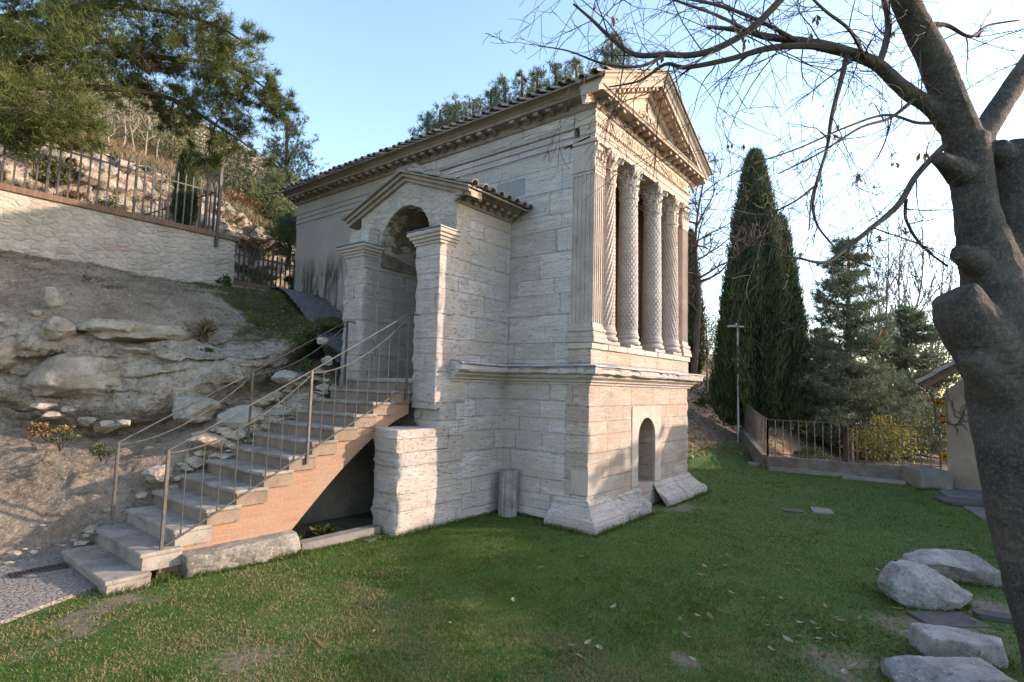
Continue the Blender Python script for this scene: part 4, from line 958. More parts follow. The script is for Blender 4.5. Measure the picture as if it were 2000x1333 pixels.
cols += [bankcol(-6.2, (4.2, -.38), (5.45, .5), (6.65, 1.40), (6.8, 2.62), 8.45, 3.96)]
cols += [bankcol(-5.4, (3.95, -.18), (5.1, .55), (6.2, 1.15), (6.45, 2.5), 8.5, 3.95)]
cols += [bankcol(-4.6, (3.92, .20), (4.65, .70), (5.6, 1.15), (6.05, 2.38), 8.5, 3.93)]
cols += [bankcol(-3.8, (3.92, .62), (4.4, 1.0), (5.0, 1.45), (5.7, 2.35), 8.5, 3.92)]
cols += [bankcol(-3.0, (3.92, 1.08), (4.4, 1.4), (5.0, 1.8), (5.8, 2.55), 8.5, 3.92)]
cols += [bankcol(-2.3, (3.95, 1.42), (4.6, 1.85), (5.2, 2.2), (6.0, 2.8), 8.6, 3.93)]
cols += [bankcol(-1.7, (4.5, 1.75), (4.9, 2.05), (5.6, 2.45), (6.4, 3.0), 9.0, 3.98)]
cols += [bankcol(-1.1, (4.5, 1.75), (5.0, 2.1), (5.9, 2.62), (6.9, 3.3), 9.1, 4.02)]
cols += [bankcol(.3, (4.5, 1.75), (5.0, 2.1), (5.9, 2.62), (6.9, 3.3), 9.1, 4.05)]
NU, NV = 520, 330
Gd = catgrid(np.array(cols), NU, NV).reshape(-1, 3)
n_ = fbm(Gd*np.array([.9, .9, 1.6]), 210, 5, .55)
face = sstep(.9, 1.3, Gd[:, 2]+.25*n_)*sstep(2.9, 2.4, Gd[:, 2]+.3*n_)*sstep(-1.9, -3.6, Gd[:, 0])
lo = .35*sstep(1.2, .6, Gd[:, 2])*sstep(.0, .3, Gd[:, 2])
Gd[:, 1] += -.20*n_-layers(Gd, .36, 2.4, 216)*face-layers(Gd, .16, 6, 226)*(face*.6+.08)-.05*fbm(Gd*6, 217, 3)
Gd[:, 2] += .12*fbm(Gd*1.7+4, 212, 4)+.045*fbm(Gd*6, 213, 4)
mossm = sstep(-3.6, -2.2, Gd[:, 0])*sstep(2.2, 2.7, Gd[:, 2])*.8+.1*sstep(1.2, .2, Gd[:, 2])
struct(me_obj('hillside', Gd, grid_faces(NU, NV), 'hill', smooth=True, attrs={'moss': mossm, 'rocky': np.clip(face*.95+.25*sstep(.4, .9, Gd[:, 2])*sstep(3.4, 2.6, Gd[:, 2])*sstep(-1.5, -3, Gd[:, 0]), 0, 1)}))
# rocks of the outcrop
def rk(u, v, y, size, seed, mat, label, rot=0., cat='rock', sub=5, amp=.14, strat=.08, dz=0, boxy=.35, group=None, cuts=13):
    c = on(u, v, 'y', y); c[2] += dz
    o = rock('rock', c, size, mat, None, seed, rot, sub, amp, strat, boxy=boxy, cuts=cuts); tag(o, label, cat, group); return o
rk(255, 652, 6.15, (.86, .55, .22), 1, 'rock', 'long pale layered rock slab on the upper ledge of the bank', -.10, boxy=.6, strat=.16)
rk(118, 645, 6.4, (.28, .34, .22), 2, 'rock', 'pale angular rock at the left end of the upper ledge', .5, boxy=.5, strat=.1)
rk(275, 690, 6.05, (.50, .42, .12), 8, 'rock', 'flat brown rock wedged under the long ledge slab', .05, boxy=.6, strat=.1)
rk(215, 750, 6.35, (1.1, .62, .55), 3, 'rock', 'large bulging overhanging rock in the middle of the bank', .0, strat=.12, boxy=.35, amp=.17, cuts=9)
rk(-5, 690, 7.0, (.70, .6, .36), 4, 'rock', 'brown rock shelf at the left edge above a dark hollow', .0, boxy=.5, strat=.15)
rk(375, 805, 4.85, (.42, .34, .25), 5, 'rock_pale', 'pale pitted boulder left of the hill side railing', .45, strat=.1, amp=.2)
rk(475, 815, 4.45, (.40, .32, .22), 6, 'rock_pale', 'pale pitted boulder right behind the middle post of the hill side railing', .3, amp=.2)
rk(560, 740, 4.45, (.30, .24, .15), 7, 'rock_pale', 'pale boulder beside the upper stair steps', .5, amp=.2)
rk(410, 868, 4.28, (.40, .26, .17), 9, 'rock', 'low brown rock beside the middle steps', .7)
rk(310, 925, 4.15, (.30, .18, .12), 12, 'rock_pale', 'low pale rock beside the lower steps', .7)
rk(215, 835, 5.75, (.22, .16, .10), 10, 'rock', 'small rock under the lower lip of the large overhang', .1)
for k, (u, v, y, s, lb) in enumerate(((85, 795, 5.95, (.19, .13, .062), 'flat pale stone, topmost of the small pile under the left rock shelf'), (100, 812, 5.8, (.24, .14, .06), 'flat pale stone at the bottom of the small pile under the left rock shelf'), (135, 800, 5.85, (.14, .11, .055), 'small grey stone right of the flat stone pile'), (165, 822, 5.65, (.17, .11, .06), 'pale stone lying right below the flat stone pile'), (75, 612, 6.7, (.09, .08, .07), 'small square white stone above the upper ledge'), (205, 830, 5.55, (.12, .1, .07), 'white stone at the foot of the overhanging rock'), (240, 828, 4.8, (.15, .09, .06), 'long pale stone nearest the pale pitted boulder'), (640, 705, 4.3, (.16, .12, .1), 'rounded grey stone by the top of the hill side railing'), (628, 665, 4.5, (.13, .1, .09), 'grey stone beside the far porch pier'), (595, 578, 9.0, (.22, .16, .2), 'pale grey boulder at the corner of the temple and the low fence'), (105, 580, 6.6, (.14, .1, .18), 'upright pale stone set in the soil below the wall'))):
    rk(u, v, y, s, 20+k, 'rock_pale', lb, k*.7, 'stone', 4, .12, .0, boxy=.55)
# loose stones: strip along the stair edge and rubble on the slope
b = MB(); rr = np.random.default_rng(77)
def pebble(c, s):
    bm = bmesh.new(); bmesh.ops.create_icosphere(bm, subdivisions=1, radius=1); P = np.array([v.co[:] for v in bm.verts]); F = [[v.index for v in f.verts] for f in bm.faces]; bm.free()
    P = P*(1+.3*rr.normal(size=(len(P), 1))*.5)*np.array([s*rr.uniform(.8, 1.7), s*rr.uniform(.7, 1.2), s*rr.uniform(.35, .7)]); a = rr.uniform(0, 6.28); ca, sa = math.cos(a), math.sin(a)
    b.add(P@np.array([[ca, sa, 0], [-sa, ca, 0], [0, 0, 1]])+np.array(c), F)
for k in range(120):
    x = rr.uniform(-6.3, -2.0); pebble((x, SY1+rr.uniform(-.02, .38)-(.2 if x < -5.4 else 0), max(stair_z(x)-RI+.02, GZ)+rr.uniform(0, .18)), rr.uniform(.025, .085))
for k in range(60):
    x = rr.uniform(-4.6, -1.95); y = SY1+rr.uniform(.02, .55); pebble((x, y, max(stair_z(x)-RI+.02, GZ)+(y-SY1)*.75+.03), rr.uniform(.05, .15))
idx = rr.choice(len(Gd), 1500); 
for i in idx:
    if Gd[i, 2] < 3.8 and Gd[i, 0] > -9: pebble(Gd[i], rr.uniform(.008, .03))
stuff(b.build('rubble', 'rock'), 'loose pale stones along the stair edge and over the bank', 'rubble')
# upper cobbled path descending beside the temple
up = catgrid(np.array([[(-.72, 9.1, 4.10), (.02, 9.1, 4.10)], [(-1.0, 8.0, 3.92), (.02, 8.0, 3.85)], [(-1.25, 7.0, 3.52), (-.0, 7.0, 3.42)], [(-1.45, 6.0, 2.98), (-.2, 6.0, 2.90)], [(-1.75, 5.0, 2.45), (-.4, 5.0, 2.38)], [(-1.8, 4.4, 2.1), (-.5, 4.4, 2.1)]]), 90, 30).reshape(-1, 3)
t_ = np.mod(up[:, 1]*4.2, 1); up[:, 2] += .06*t_+.05; up[:, 2] += .015*vn(up*6, 3)
struct(me_obj('upper_path', up, grid_faces(90, 30), 'cobble_dark'))
# retaining wall with its brick coping, and the iron fences
RW = thing('retaining_wall', 'rubble stone retaining wall with a brick coping above the rocky bank', 'wall', (-4, 8.6, 3.9))
stone_box('wall_body', (-13, -1.93, 8.5, 8.85, 3.4, 5.03), 'masonry', RW, .015, .03, .07, 160)
b = MB(); b.box(-13, -1.88, 8.455, 8.9, 5.032, 5.15, .008); b.build('coping', 'coping', RW)
def picket_fence(p0, p1, z0, h, n, label, every=0, stay=None):
    p0, p1 = np.array(p0), np.array(p1); Fn = thing('iron_fence', label, 'fence', (p0[0], p0[1], z0), 'iron picket fences on the bank'); 
    for k in range(n):
        p = p0+(p1-p0)*k/(n-1); big = every and k % every == every//2; w = .014 if not big else .02; hh = h*(1.0 if not big else 1.10); b = MB()
        b.box(p[0]-w, p[0]+w, p[1]-w, p[1]+w, z0-.02, z0+hh*.94); b.add([(p[0]+a*w, p[1]+c*w, z0+hh*.94) for a, c in ((-1, -1), (1, -1), (1, 1), (-1, 1))]+[(p[0], p[1], z0+hh)], [(0, 1, 4), (1, 2, 4), (2, 3, 4), (3, 0, 4)]); b.build('post' if big else 'picket', 'iron', Fn)
    b = MB(); d = p1-p0; L = np.linalg.norm(d); t = d/L; nn = np.array([-t[1], t[0]])*.006
    b.add([(q[0]+s*nn[0]*2, q[1]+s*nn[1]*2, z0+h*.78+dz) for q in (p0, p1) for s in (-1, 1) for dz in (-.014, .014)], [(0, 1, 3, 2), (4, 6, 7, 5), (0, 4, 5, 1), (2, 3, 7, 6), (0, 2, 6, 4), (1, 5, 7, 3)]); b.build('rail', 'iron', Fn)
    return Fn
picket_fence((-8.9, 8.66), (-2.42, 8.66), 5.15, 1.22, 42, 'long black iron picket fence standing on the brick coping', 9)
q0, q1 = (-2.40, 8.66), (-2.75, 13.2)
picket_fence(q0, q1, 5.15, 1.25, 22, 'black iron picket fence running back from the end of the coping towards the cliff')
b = MB(); b.box(-2.42, -2.36, 8.44, 8.50, 4.80, 6.72, .005); st = thing('fence_stay', 'tall iron end post bolted to the wall face at the fence corner', 'post', (-2.39, 8.47, 4.8)); b.build('post', 'iron', st); b = MB(); b.tube([(-2.39, 8.47, 5.5), (-2.40, 8.66, 5.75)], .012, 6); b.build('brace', 'iron', st)
gw = thing('fence_kerb', 'low dark brick kerb under the short fence beside the temple', 'kerb', (-.8, 9.25, 4)); b = MB(); b.box(-1.85, .0, 9.12, 9.34, 4.12, 4.22); b.build('brick_top', 'coping', gw); b = MB(); b.box(-1.85, 0, 9.14, 9.32, 3.7, 4.12); b.build('base_wall', 'masonry', gw)
picket_fence((-1.75, 9.22), (-.02, 9.22), 4.22, .86, 15, 'short black iron picket fence between the retaining wall and the temple', 6)
# ------------------------------------------------------------------ hill behind, with its cliff
def hit(u, v):
    for d in np.arange(6, 60, .1):
        p = at(u, v, d)
        if p[2] < gheight(p[None, 0], p[None, 1])[0]: return p
    return at(u, v, 30)
def prow(y, L): return [on(u, v, 'y', y) for u, v in L]
US = (-420, -160, 0, 150, 300, 440, 575, 720)
R0 = [(x, 8.9, 4.0) for x in (-12, -8.6, -6.2, -4.6, -3.0, -1.6, .2, 2.5)]
R1 = [(x, 11.8, z) for x, z in zip((-14, -9.4, -6.6, -4.8, -3.0, -1.5, .4, 2.5), (5.2, 5.2, 5.2, 5.2, 5.1, 4.7, 4.2, 4.2))]
R2 = prow(13.2, zip(US, (130, 215, 268, 298, 348, 412, 492, 560)))
R3 = prow(14.2, zip(US, (110, 195, 252, 285, 338, 402, 478, 540)))
R4 = prow(19, zip(US, (50, 140, 205, 245, 300, 370, 440, 505)))
R5 = prow(28, zip(US, (-20, 90, 150, 190, 245, 315, 385, 450)))
R6 = prow(42, zip(US, (-40, 70, 140, 175, 225, 300, 370, 440)))
R7 = [(p[0]*1.2, 70, p[2]-4) for p in R6]
NU, NV = 460, 260
Hd = catgrid(np.array([R0, R1, R2, R3, R4, R5, R6, R7]), NV, NU).reshape(-1, 3)
far = np.clip((Hd[:, 1]-9)/20, .25, 2.5)
cl = sstep(11.0, 11.9, Hd[:, 1])*sstep(14.6, 13.6, Hd[:, 1])
Hd[:, 1] -= .30*far*fbm(Hd*np.array([.8, .5, 1.1]), 231, 5, .6)+cl*(layers(Hd, .55, 1.9, 236)+layers(Hd, .22, 4.5, 246)+.14*fbm(Hd*4, 238, 4)); Hd[:, 2] += .25*far*fbm(Hd*.9, 232, 5)+cl*.10*fbm(Hd*3, 239, 4)
struct(me_obj('rocky_hill', Hd, grid_faces(NV, NU)[:, ::-1], 'hill', smooth=True, attrs={'moss': .22*sstep(14, 17, Hd[:, 1])+.0*cl, 'rocky': cl*.8+.1}))

# ------------------------------------------------------------------ plants
def leafobj(name, VFk, mat, parent=None, rng=RNG, rnd=None):
    V, F, k = VFk; n = len(F); r = rng.random(n) if rnd is None else rnd
    return me_obj(name, V, F, mat, parent, rnd=np.repeat(r, k))
def blob_points(rng, c, r, n, shell=.55):
    d = rng.normal(size=(n, 3)); d /= np.linalg.norm(d, axis=1)[:, None]; rad = rng.random(n)**shell
    return np.array(c)+d*rad[:, None]*np.array(r), d
def needle_tufts(rng, C, D, k, L, w, spread=.75):
    """k needles at every point of C, fanned round D"""
    n = len(C); P = np.repeat(C, k, 0); d = np.repeat(D, k, 0)+spread*rng.normal(size=(n*k, 3))
    ln = L*(.6+.7*rng.random(n*k)); return P+.25*L*rng.normal(size=P.shape)*.4, d, ln, np.full(n*k, w)
def pine_tree(name, label, base, top, blobs, dens, L, w, mat, trunk_r, rng, group=None, k=9, limbs=True, up=.35, brown=None, boughs=None, jit=.15):
    T_ = thing(name, label, 'pine tree', tuple(base), group); b = MB(); base, top = np.array(base), np.array(top)
    tp = spline([base, base*.6+top*.4+rng.normal(size=3)*.15, top], 12); b.tube(tp, np.linspace(trunk_r, trunk_r*.25, 12), 8)
    BP = []
    for L_ in boughs or []:
        bp = spline(L_, 26); b.tube(bp, np.linspace(trunk_r*.30, trunk_r*.06, 26), 6); BP += list(bp)
    if limbs:
        for c, r in blobs:
            c = np.array(c)
            if BP:
                p = min(BP, key=lambda x: np.linalg.norm(x-c-np.array([.0, 0, 0]))); q = spline([p, (p+c)/2+np.array([0, 0, .04]), c], 9); b.tube(q, np.linspace(trunk_r*.09, trunk_r*.04, 9), 4)
                for j in range(5):
                    e = c+rng.normal(size=3)*np.array(r)*.5; b.tube(spline([q[4], (q[4]+e)/2+rng.normal(size=3)*.1*np.array(r), e], 6), np.linspace(trunk_r*.04, trunk_r*.02, 6), 4)
                continue
            t = np.clip((c[2]-base[2])/(top[2]-base[2])-.12, .1, .95); p = base+(top-base)*t
            q = spline([p, (p+c)/2+np.array([0, 0, .12*np.linalg.norm(c-p)]), c], 9); b.tube(q, np.linspace(trunk_r*.20, trunk_r*.07, 9), 5)
            for j in range(5):
                e = c+rng.normal(size=3)*np.array(r)*.55; b.tube(spline([q[5], (q[5]+e)/2+rng.normal(size=3)*.1*np.array(r), e], 6), np.linspace(trunk_r*.06, trunk_r*.025, 6), 4)
    b.build('trunk', 'pine_bark', T_)
    Cs = []; Ds = []
    for c, r in blobs:
        r = np.array(r)*np.ones(3); n = max(8, int(dens*r[0]*r[1]*2+dens*r[0]*r[2]*2)); m = max(4, n//14)
        sub, sd_ = blob_points(rng, c, r, m, .45)                                # branchlet ends, each carrying several tufts
        for s_, d_ in zip(sub, sd_):
            d_ = unit(d_+np.array([0, 0, up])); j = rng.integers(9, 17); t = rng.random(j)[:, None]; Cs.append(s_+d_*t*min(r)*.55+rng.normal(size=(j, 3))*min(r)*jit); Ds.append(np.repeat(unit(d_+np.array([0, 0, up]))[None], j, 0))
    C, D = np.concatenate(Cs), np.concatenate(Ds)
    P, d, ln, ww = needle_tufts(rng, C, D, k, L, w); tone = np.clip(fbm(P/np.mean([r if np.isscalar(r) else np.mean(r) for _, r in blobs])*1.3, 300, 3)*.5+.42+.2*rng.normal(size=len(P)), 0, 1)
    if brown is not None:
        for c, r in brown: tone = np.where(np.linalg.norm((P-np.array(c))/r, axis=1) < .8+.3*rng.random(len(P)), .95, np.minimum(tone, .84))
    else: tone = np.minimum(tone, .84)
    leafobj('crown', leaves_mesh(P, d, ln, ww, rng), mat, T_, rng, tone); return T_
# big pine reaching in at the upper left
rng = np.random.default_rng(21)
def pb(u, v, d, r, ry=None): r = r*(1.18 if u > 280 else 1.); return (at(u, v, d), (r, r*.95, (ry or r*.66)))
PB = [pb(20, 40, 10, .95), pb(130, 20, 10.4, 1.0), pb(250, 30, 10.6, .9), pb(350, 50, 10.5, .7), pb(60, 130, 9.4, .85), pb(170, 110, 9.8, .8), pb(40, 210, 9.0, .7), pb(110, 215, 9.2, .6), pb(150, 240, 9.4, .42), pb(260, 110, 10.8, .6), pb(300, 150, 11, .45), pb(390, 105, 10.8, .55), pb(440, 130, 11, .55), pb(470, 190, 11, .48), pb(395, 180, 11.4, .5), pb(430, 235, 11.2, .5), pb(510, 205, 11, .40), pb(535, 190, 11, .30), pb(350, 215, 11.6, .45), pb(455, 280, 11.2, .36), pb(405, 300, 11.4, .30), pb(480, 90, 11, .34), pb(-80, 60, 9.5, 1.1), pb(-120, 200, 9, 1.0), pb(0, 265, 9.2, .45), pb(60, 275, 9.6, .36), pb(395, 60, 10.8, .40), pb(550, 200, 11, .22), pb(540, 230, 11.1, .22), pb(505, 305, 11.2, .20), pb(520, 160, 11, .22), pb(440, 318, 11.3, .18), pb(330, 245, 11.5, .22), pb(210, 170, 10.2, .45)]
pine_tree('pine_tree', 'large near pine with olive green boughs over the fence and wall', (-8.2, 7.6, 3.6), at(-100, -260, 10), PB, 400, .15, .010, 'pine', .24, rng, k=10, boughs=[[at(*p) for p in L_] for L_ in (((-150, 150, 9.6), (100, 112, 9.9), (300, 112, 10.7), (450, 132, 11), (540, 190, 11)), ((-150, 60, 9.8), (100, 22, 10.2), (250, 14, 10.6), (400, 42, 10.7), (485, 88, 11)), ((-60, 170, 9.4), (200, 172, 10.2), (330, 192, 11), (430, 250, 11.2), (485, 286, 11.2)), ((-150, 220, 9), (60, 222, 9.1), (165, 246, 9.4)))], brown=[(at(375, 160, 10.9), .42), (at(225, 190, 10), .25), (at(300, 120, 10.6), .3)])
cn = MB()
for k in range(46):
    u, v, d, r = [(375, 115, 10.6, 60), (440, 100, 10.8, 40), (500, 215, 11, 30), (330, 170, 11, 60)][k % 4]; c = at(u+rng.normal()*r*.6, v+rng.normal()*r*.5, d+rng.normal()*.2); cn.lathe([(.001, -.05), (.03, -.03), (.034, 0), (.02, .035), (.001, .05)], c, 7)
# pines further off
def simple_pine(label, u, vb, vt, d, wpx, rng, name='pine_tree', mat='pine_far', dens=60, group='pines on the hill', L=.20, w=.020, taper=True, lean=0.):
    base, top = at(u, vb, d), at(u+lean, vt, d); H = top[2]-base[2]; R = wpx/CAMP['f']*d; bl = []
    n = 15
    for i in range(n):
        t = i/(n-1); z = base+(top-base)*(.30+.68*t); rr_ = R*((1-t)**.5*.80+.30); a = i*2.4; off = np.array([math.cos(a), math.sin(a), 0])*rr_*.55*(1-t*.7)
        bl.append((z+off, (rr_*.70, rr_*.70, rr_*.55)))
    return pine_tree(name, label, base, top, bl, dens, L, w, mat, .02*H+.05, rng, group, jit=.30)
simple_pine('airy pointed pine against the sky at the back left corner of the temple', 564, 520, 228, 24, 66, np.random.default_rng(31), lean=-3, dens=75)
simple_pine('low broad dark pine in front of the airy pointed pine', 535, 520, 345, 20, 62, np.random.default_rng(32), dens=70)
simple_pine('bushy young pine on the bank right beside the rear temple wall', 560, 520, 425, 17, 38, np.random.default_rng(33), dens=110, L=.15, w=.016)
simple_pine('dark pine at the top of the bank behind the small cypress', 465, 430, 300, 26, 45, np.random.default_rng(34), dens=60)
for k, (u, vt, d, w_, lb) in enumerate(((835, 226, 28, 52, 'leftmost pine top showing above the roof tiles'), (890, 200, 28, 72, 'broadest pine top showing above the middle of the roof'), (985, 152, 26, 52, 'pine top above the roof left of a notch of sky'), (1020, 146, 26, 42, 'slim pine top beside the notch of sky above the roof'), (1085, 124, 25, 50, 'pine top above the roof just left of the pediment'), (1195, 76, 24, 64, 'round topped pine directly behind the pediment'), (860, 215, 30, 60, 'hazy pine top between the two lowest tops above the roof'), (925, 195, 29, 58, 'pine top right of the broadest one above the roof'), (960, 175, 27, 46, 'small pine top left of the tall pair above the roof'), (1050, 140, 27, 50, 'soft pine top between the slim one and the one by the pediment'), (1125, 118, 27, 48, 'low pine top touching the pediment corner tiles'))):
    simple_pine(lb, u, vt+300, vt, d, w_, np.random.default_rng(40+k), dens=95)
def cypress(label, u, vb, vt, d, wpx, seed, group='cypresses', n=9000, twin=None, leaf=(.30, .05)):
    rng = np.random.default_rng(seed); base, top = at(u, vb, d), at(u, vt, d); H = top[2]-base[2]; R = wpx/2/CAMP['f']*d
    T_ = thing('cypress_tree', label, 'cypress', tuple(base), group); b = MB(); b.tube([base-np.array([0, 0, .5]), base+np.array([0, 0, H*.3])], [R*.12, R*.08], 8); b.build('trunk', 'pine_bark', T_)
    spires = [(np.zeros(3), 1., 1.)]+[(np.array([AR[0]*a*R, AR[1]*a*R, 0])+np.array([AF[0]*bb*R, AF[1]*bb*R, 0]), hh, ww) for a, bb, hh, ww in (twin or [])]
    cr = MB(); Ps = []; Ds = []; tn = []
    for off, hh, ww in spires:
        prof = lambda t: (np.minimum(1, (t+.02)*9)**.6)*np.clip(1-t, 0, 1)**.62*(.80+.2*np.sin(t*3.1))
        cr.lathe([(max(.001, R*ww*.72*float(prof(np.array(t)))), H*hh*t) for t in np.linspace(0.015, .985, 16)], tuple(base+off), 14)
        m = int(n*hh*ww); t = rng.random(m)**.85; a = rng.random(m)*2*math.pi
        lump = 1+.22*vn(np.stack([np.cos(a)*3.2, np.sin(a)*3.2, t*H*.35+seed], 1), seed)+.14*vn(np.stack([np.cos(a)*6, np.sin(a)*6, t*H*1.3+seed], 1), seed+1)
        rr_ = R*ww*prof(t)*lump*(.74+.34*rng.random(m)**1.4)
        P = np.stack([rr_*np.cos(a), rr_*np.sin(a), t*H*hh], 1)+base+off; D = np.stack([np.cos(a)*.34, np.sin(a)*.34, np.full(m, 1.)], 1)
        Ps.append(P); Ds.append(D); tn.append(np.clip((lump-1)*2.2+.35, 0, 1))
    P, D, tn = np.concatenate(Ps), np.concatenate(Ds), np.concatenate(tn)
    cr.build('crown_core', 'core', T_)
    k = 4; P4 = np.repeat(P, k, 0)+rng.normal(size=(len(P)*k, 3))*leaf[0]*.25; D4 = np.repeat(D, k, 0)+.28*rng.normal(size=(len(P)*k, 3))
    tone = np.clip(np.repeat(tn, k)+.22*rng.normal(size=len(P4)), 0, .85); tone = np.where(rng.random(len(P4)) < .03, .95, tone)
    leafobj('crown', leaves_mesh(P4, D4, leaf[0]*(.6+.8*rng.random(len(P4))), np.full(len(P4), leaf[1]), rng), 'cypress', T_, rng, tone); return T_
cypress('tall dark cypress with twin tops right of the portico', 1478, 832, 285, 23, 165, 51, n=15000, twin=[(.50, -.2, .74, .66), (-.42, .1, .62, .6), (.95, .1, .40, .45)])
cypress('dark cypress half hidden behind the right end of the portico', 1345, 740, 452, 27, 62, 52, n=6000)
cypress('small slim cypress standing behind the iron picket fence', 358, 440, 300, 13.0, 36, 53, n=3800, leaf=(.16, .022))
# dark layered conifer beyond the right fence
def conifer(label, u, vb, vt, d, wpx, seed, dens=1., name='conifer_tree', t0=.16):
    rng = np.random.default_rng(seed); base, top = at(u, vb, d), at(u, vt, d); H = top[2]-base[2]; R = wpx/2/CAMP['f']*d; T_ = thing(name, label, 'conifer', tuple(base)); b = MB(); b.tube([base-np.array([0, 0, .3]), top], [.20, .03], 8)
    C = []; D = []
    for i in range(24):
        t = t0+(.97-t0)*i/23; z = base+(top-base)*t
        for j in range(int(5+2*rng.random())):
            a = rng.random()*6.28; L = R*((1-t)**.75*1.05+.10)*rng.uniform(.6, 1.15); e = z+np.array([math.cos(a)*L, math.sin(a)*L, L*rng.uniform(-.05, .42)]); q = spline([z, (z+e)/2-np.array([0, 0, .08*L]), e], 8); b.tube(q, np.linspace(.035*(1-t)+.012, .006, 8), 4)
            m = int(26*L*dens)+6; s = rng.random(m)**.6; idx = np.clip((s*7).astype(int), 0, 6); p = q[idx]+(q[idx+1]-q[idx])*rng.random(m)[:, None]; C.append(p+rng.normal(size=(m, 3))*.16*np.array([1, 1, .55])*(.4+L*.5)); D.append(np.repeat(unit(e-z+np.array([0, 0, .5*L]))[None], m, 0))
    b.build('trunk', 'pine_bark', T_); C, D = np.concatenate(C), np.concatenate(D); P, d_, ln, ww = needle_tufts(rng, C, D, 10, .22, .022, .8)
    leafobj('crown', leaves_mesh(P, d_, ln, ww, rng), 'conifer', T_, rng, np.clip(.45+.3*fbm(P*1.2, seed, 3)+.15*rng.normal(size=len(P)), 0, .85)); return T_
conifer('layered blue green conifer beyond the right railing', 1657, 890, 462, 22, 225, 61, 1.3)
conifer('dark conifer with dense low boughs behind the layered one', 1770, 900, 600, 27, 260, 62, 1.5, t0=.05)
conifer('dark conifer with dense low boughs between the cypress and the layered one', 1600, 900, 640, 29, 180, 63, 1.8, t0=.05)
# shrubs
def shrub(label, c, r, n, leaf, mat, seed, name='shrub', cat='shrub', group=None, stems=7, shell=.5):
    rng = np.random.default_rng(seed); r = np.array(r)*np.ones(3); c = np.array(c); T_ = thing(name, label, cat, tuple(c), group); b = MB()
    for k in range(stems):
        e = c+np.array([rng.normal()*r[0]*.5, rng.normal()*r[1]*.5, r[2]*rng.uniform(.7, 1.5)]); b.tube(spline([c-np.array([0, 0, .1]), (c+e)/2+rng.normal(size=3)*.1*r, e], 6), np.linspace(.012+.012*r[0], .004, 6), 4)
    b.build('stem', 'twig', T_); m = max(3, n//40); lc, ld = blob_points(rng, c+np.array([0, 0, r[2]*.85]), r, m, .4)
    P = np.repeat(lc, 40, 0)+rng.normal(size=(m*40, 3))*r*.16; D = np.repeat(ld, 40, 0)+.9*rng.normal(size=P.shape)+np.array([0, 0, .3])
    tone = np.repeat(np.clip(.4+.25*rng.normal(size=m), 0, .85), 40)+.12*rng.normal(size=m*40); tone = np.where(rng.random(m*40) < .05, .95, np.clip(tone, 0, .85))
    leafobj('foliage', leaves_mesh(P, D, leaf*(.6+.8*rng.random(len(P))), np.full(len(P), leaf*.45), rng, False), mat, T_, rng, tone); return T_
SH = 'shrubs beyond the right railing'
for k, (u, v, d, r, rz_, mat, lb) in enumerate(((1735, 895, 19, .95, .75, 'leaf_yellow', 'yellow green bush behind the right railing'), (1825, 880, 22, 1.1, 1.0, 'leaf_green', 'dark green bush behind the rail end by the house'), (1640, 860, 26, 1.2, .55, 'leaf_olive', 'low olive shrub beside the gravel path'), (1585, 905, 20, .5, .3, 'leaf_green', 'small dark plant just inside the corner of the right railing'), (1690, 820, 30, 2.2, 1.6, 'leaf_green', 'wide dark bush behind the layered conifer'), (1560, 800, 33, 2.2, 1.8, 'leaf_green', 'wide dark bush behind the cypress foot'), (1810, 790, 34, 2.6, 2.4, 'leaf_green', 'tall dark bush far behind the house eave'))):
    shrub(lb, at(u, v, d), (r, r, rz_), int(2600*r), .10 if d < 24 else .16, mat, 70+k, group=SH)
SHB = 'shrubs on the slope right of the temple'
for k, (u, v, d, r, rz_, mat, lb) in enumerate(((1385, 735, 24, 1.0, .8, 'leaf_olive', 'brownish shrub on the slope between portico and lamp post'), (1358, 690, 26, .9, 1.0, 'leaf_dry', 'dry brown shrub next to the portico on the slope'), (1400, 690, 28, 1.3, 1.3, 'leaf_olive', 'grey green shrub behind the lamp head'), (1372, 750, 19, .45, .3, 'leaf_green', 'low green plant at the edge of the slope'), (1420, 745, 27, 1.1, 1.1, 'leaf_green', 'dark green shrub against the foot of the tall cypress'), (1380, 650, 34, 1.8, 1.6, 'leaf_olive', 'far pale shrub at the top of the slope'))):
    p_ = hit(u, v+45); shrub(lb, p_, (r*.8, r*.8, rz_*.8), int(2600*r), .10, mat, 90+k, group=SHB)
SHL = 'shrubs on the hill behind the fence'
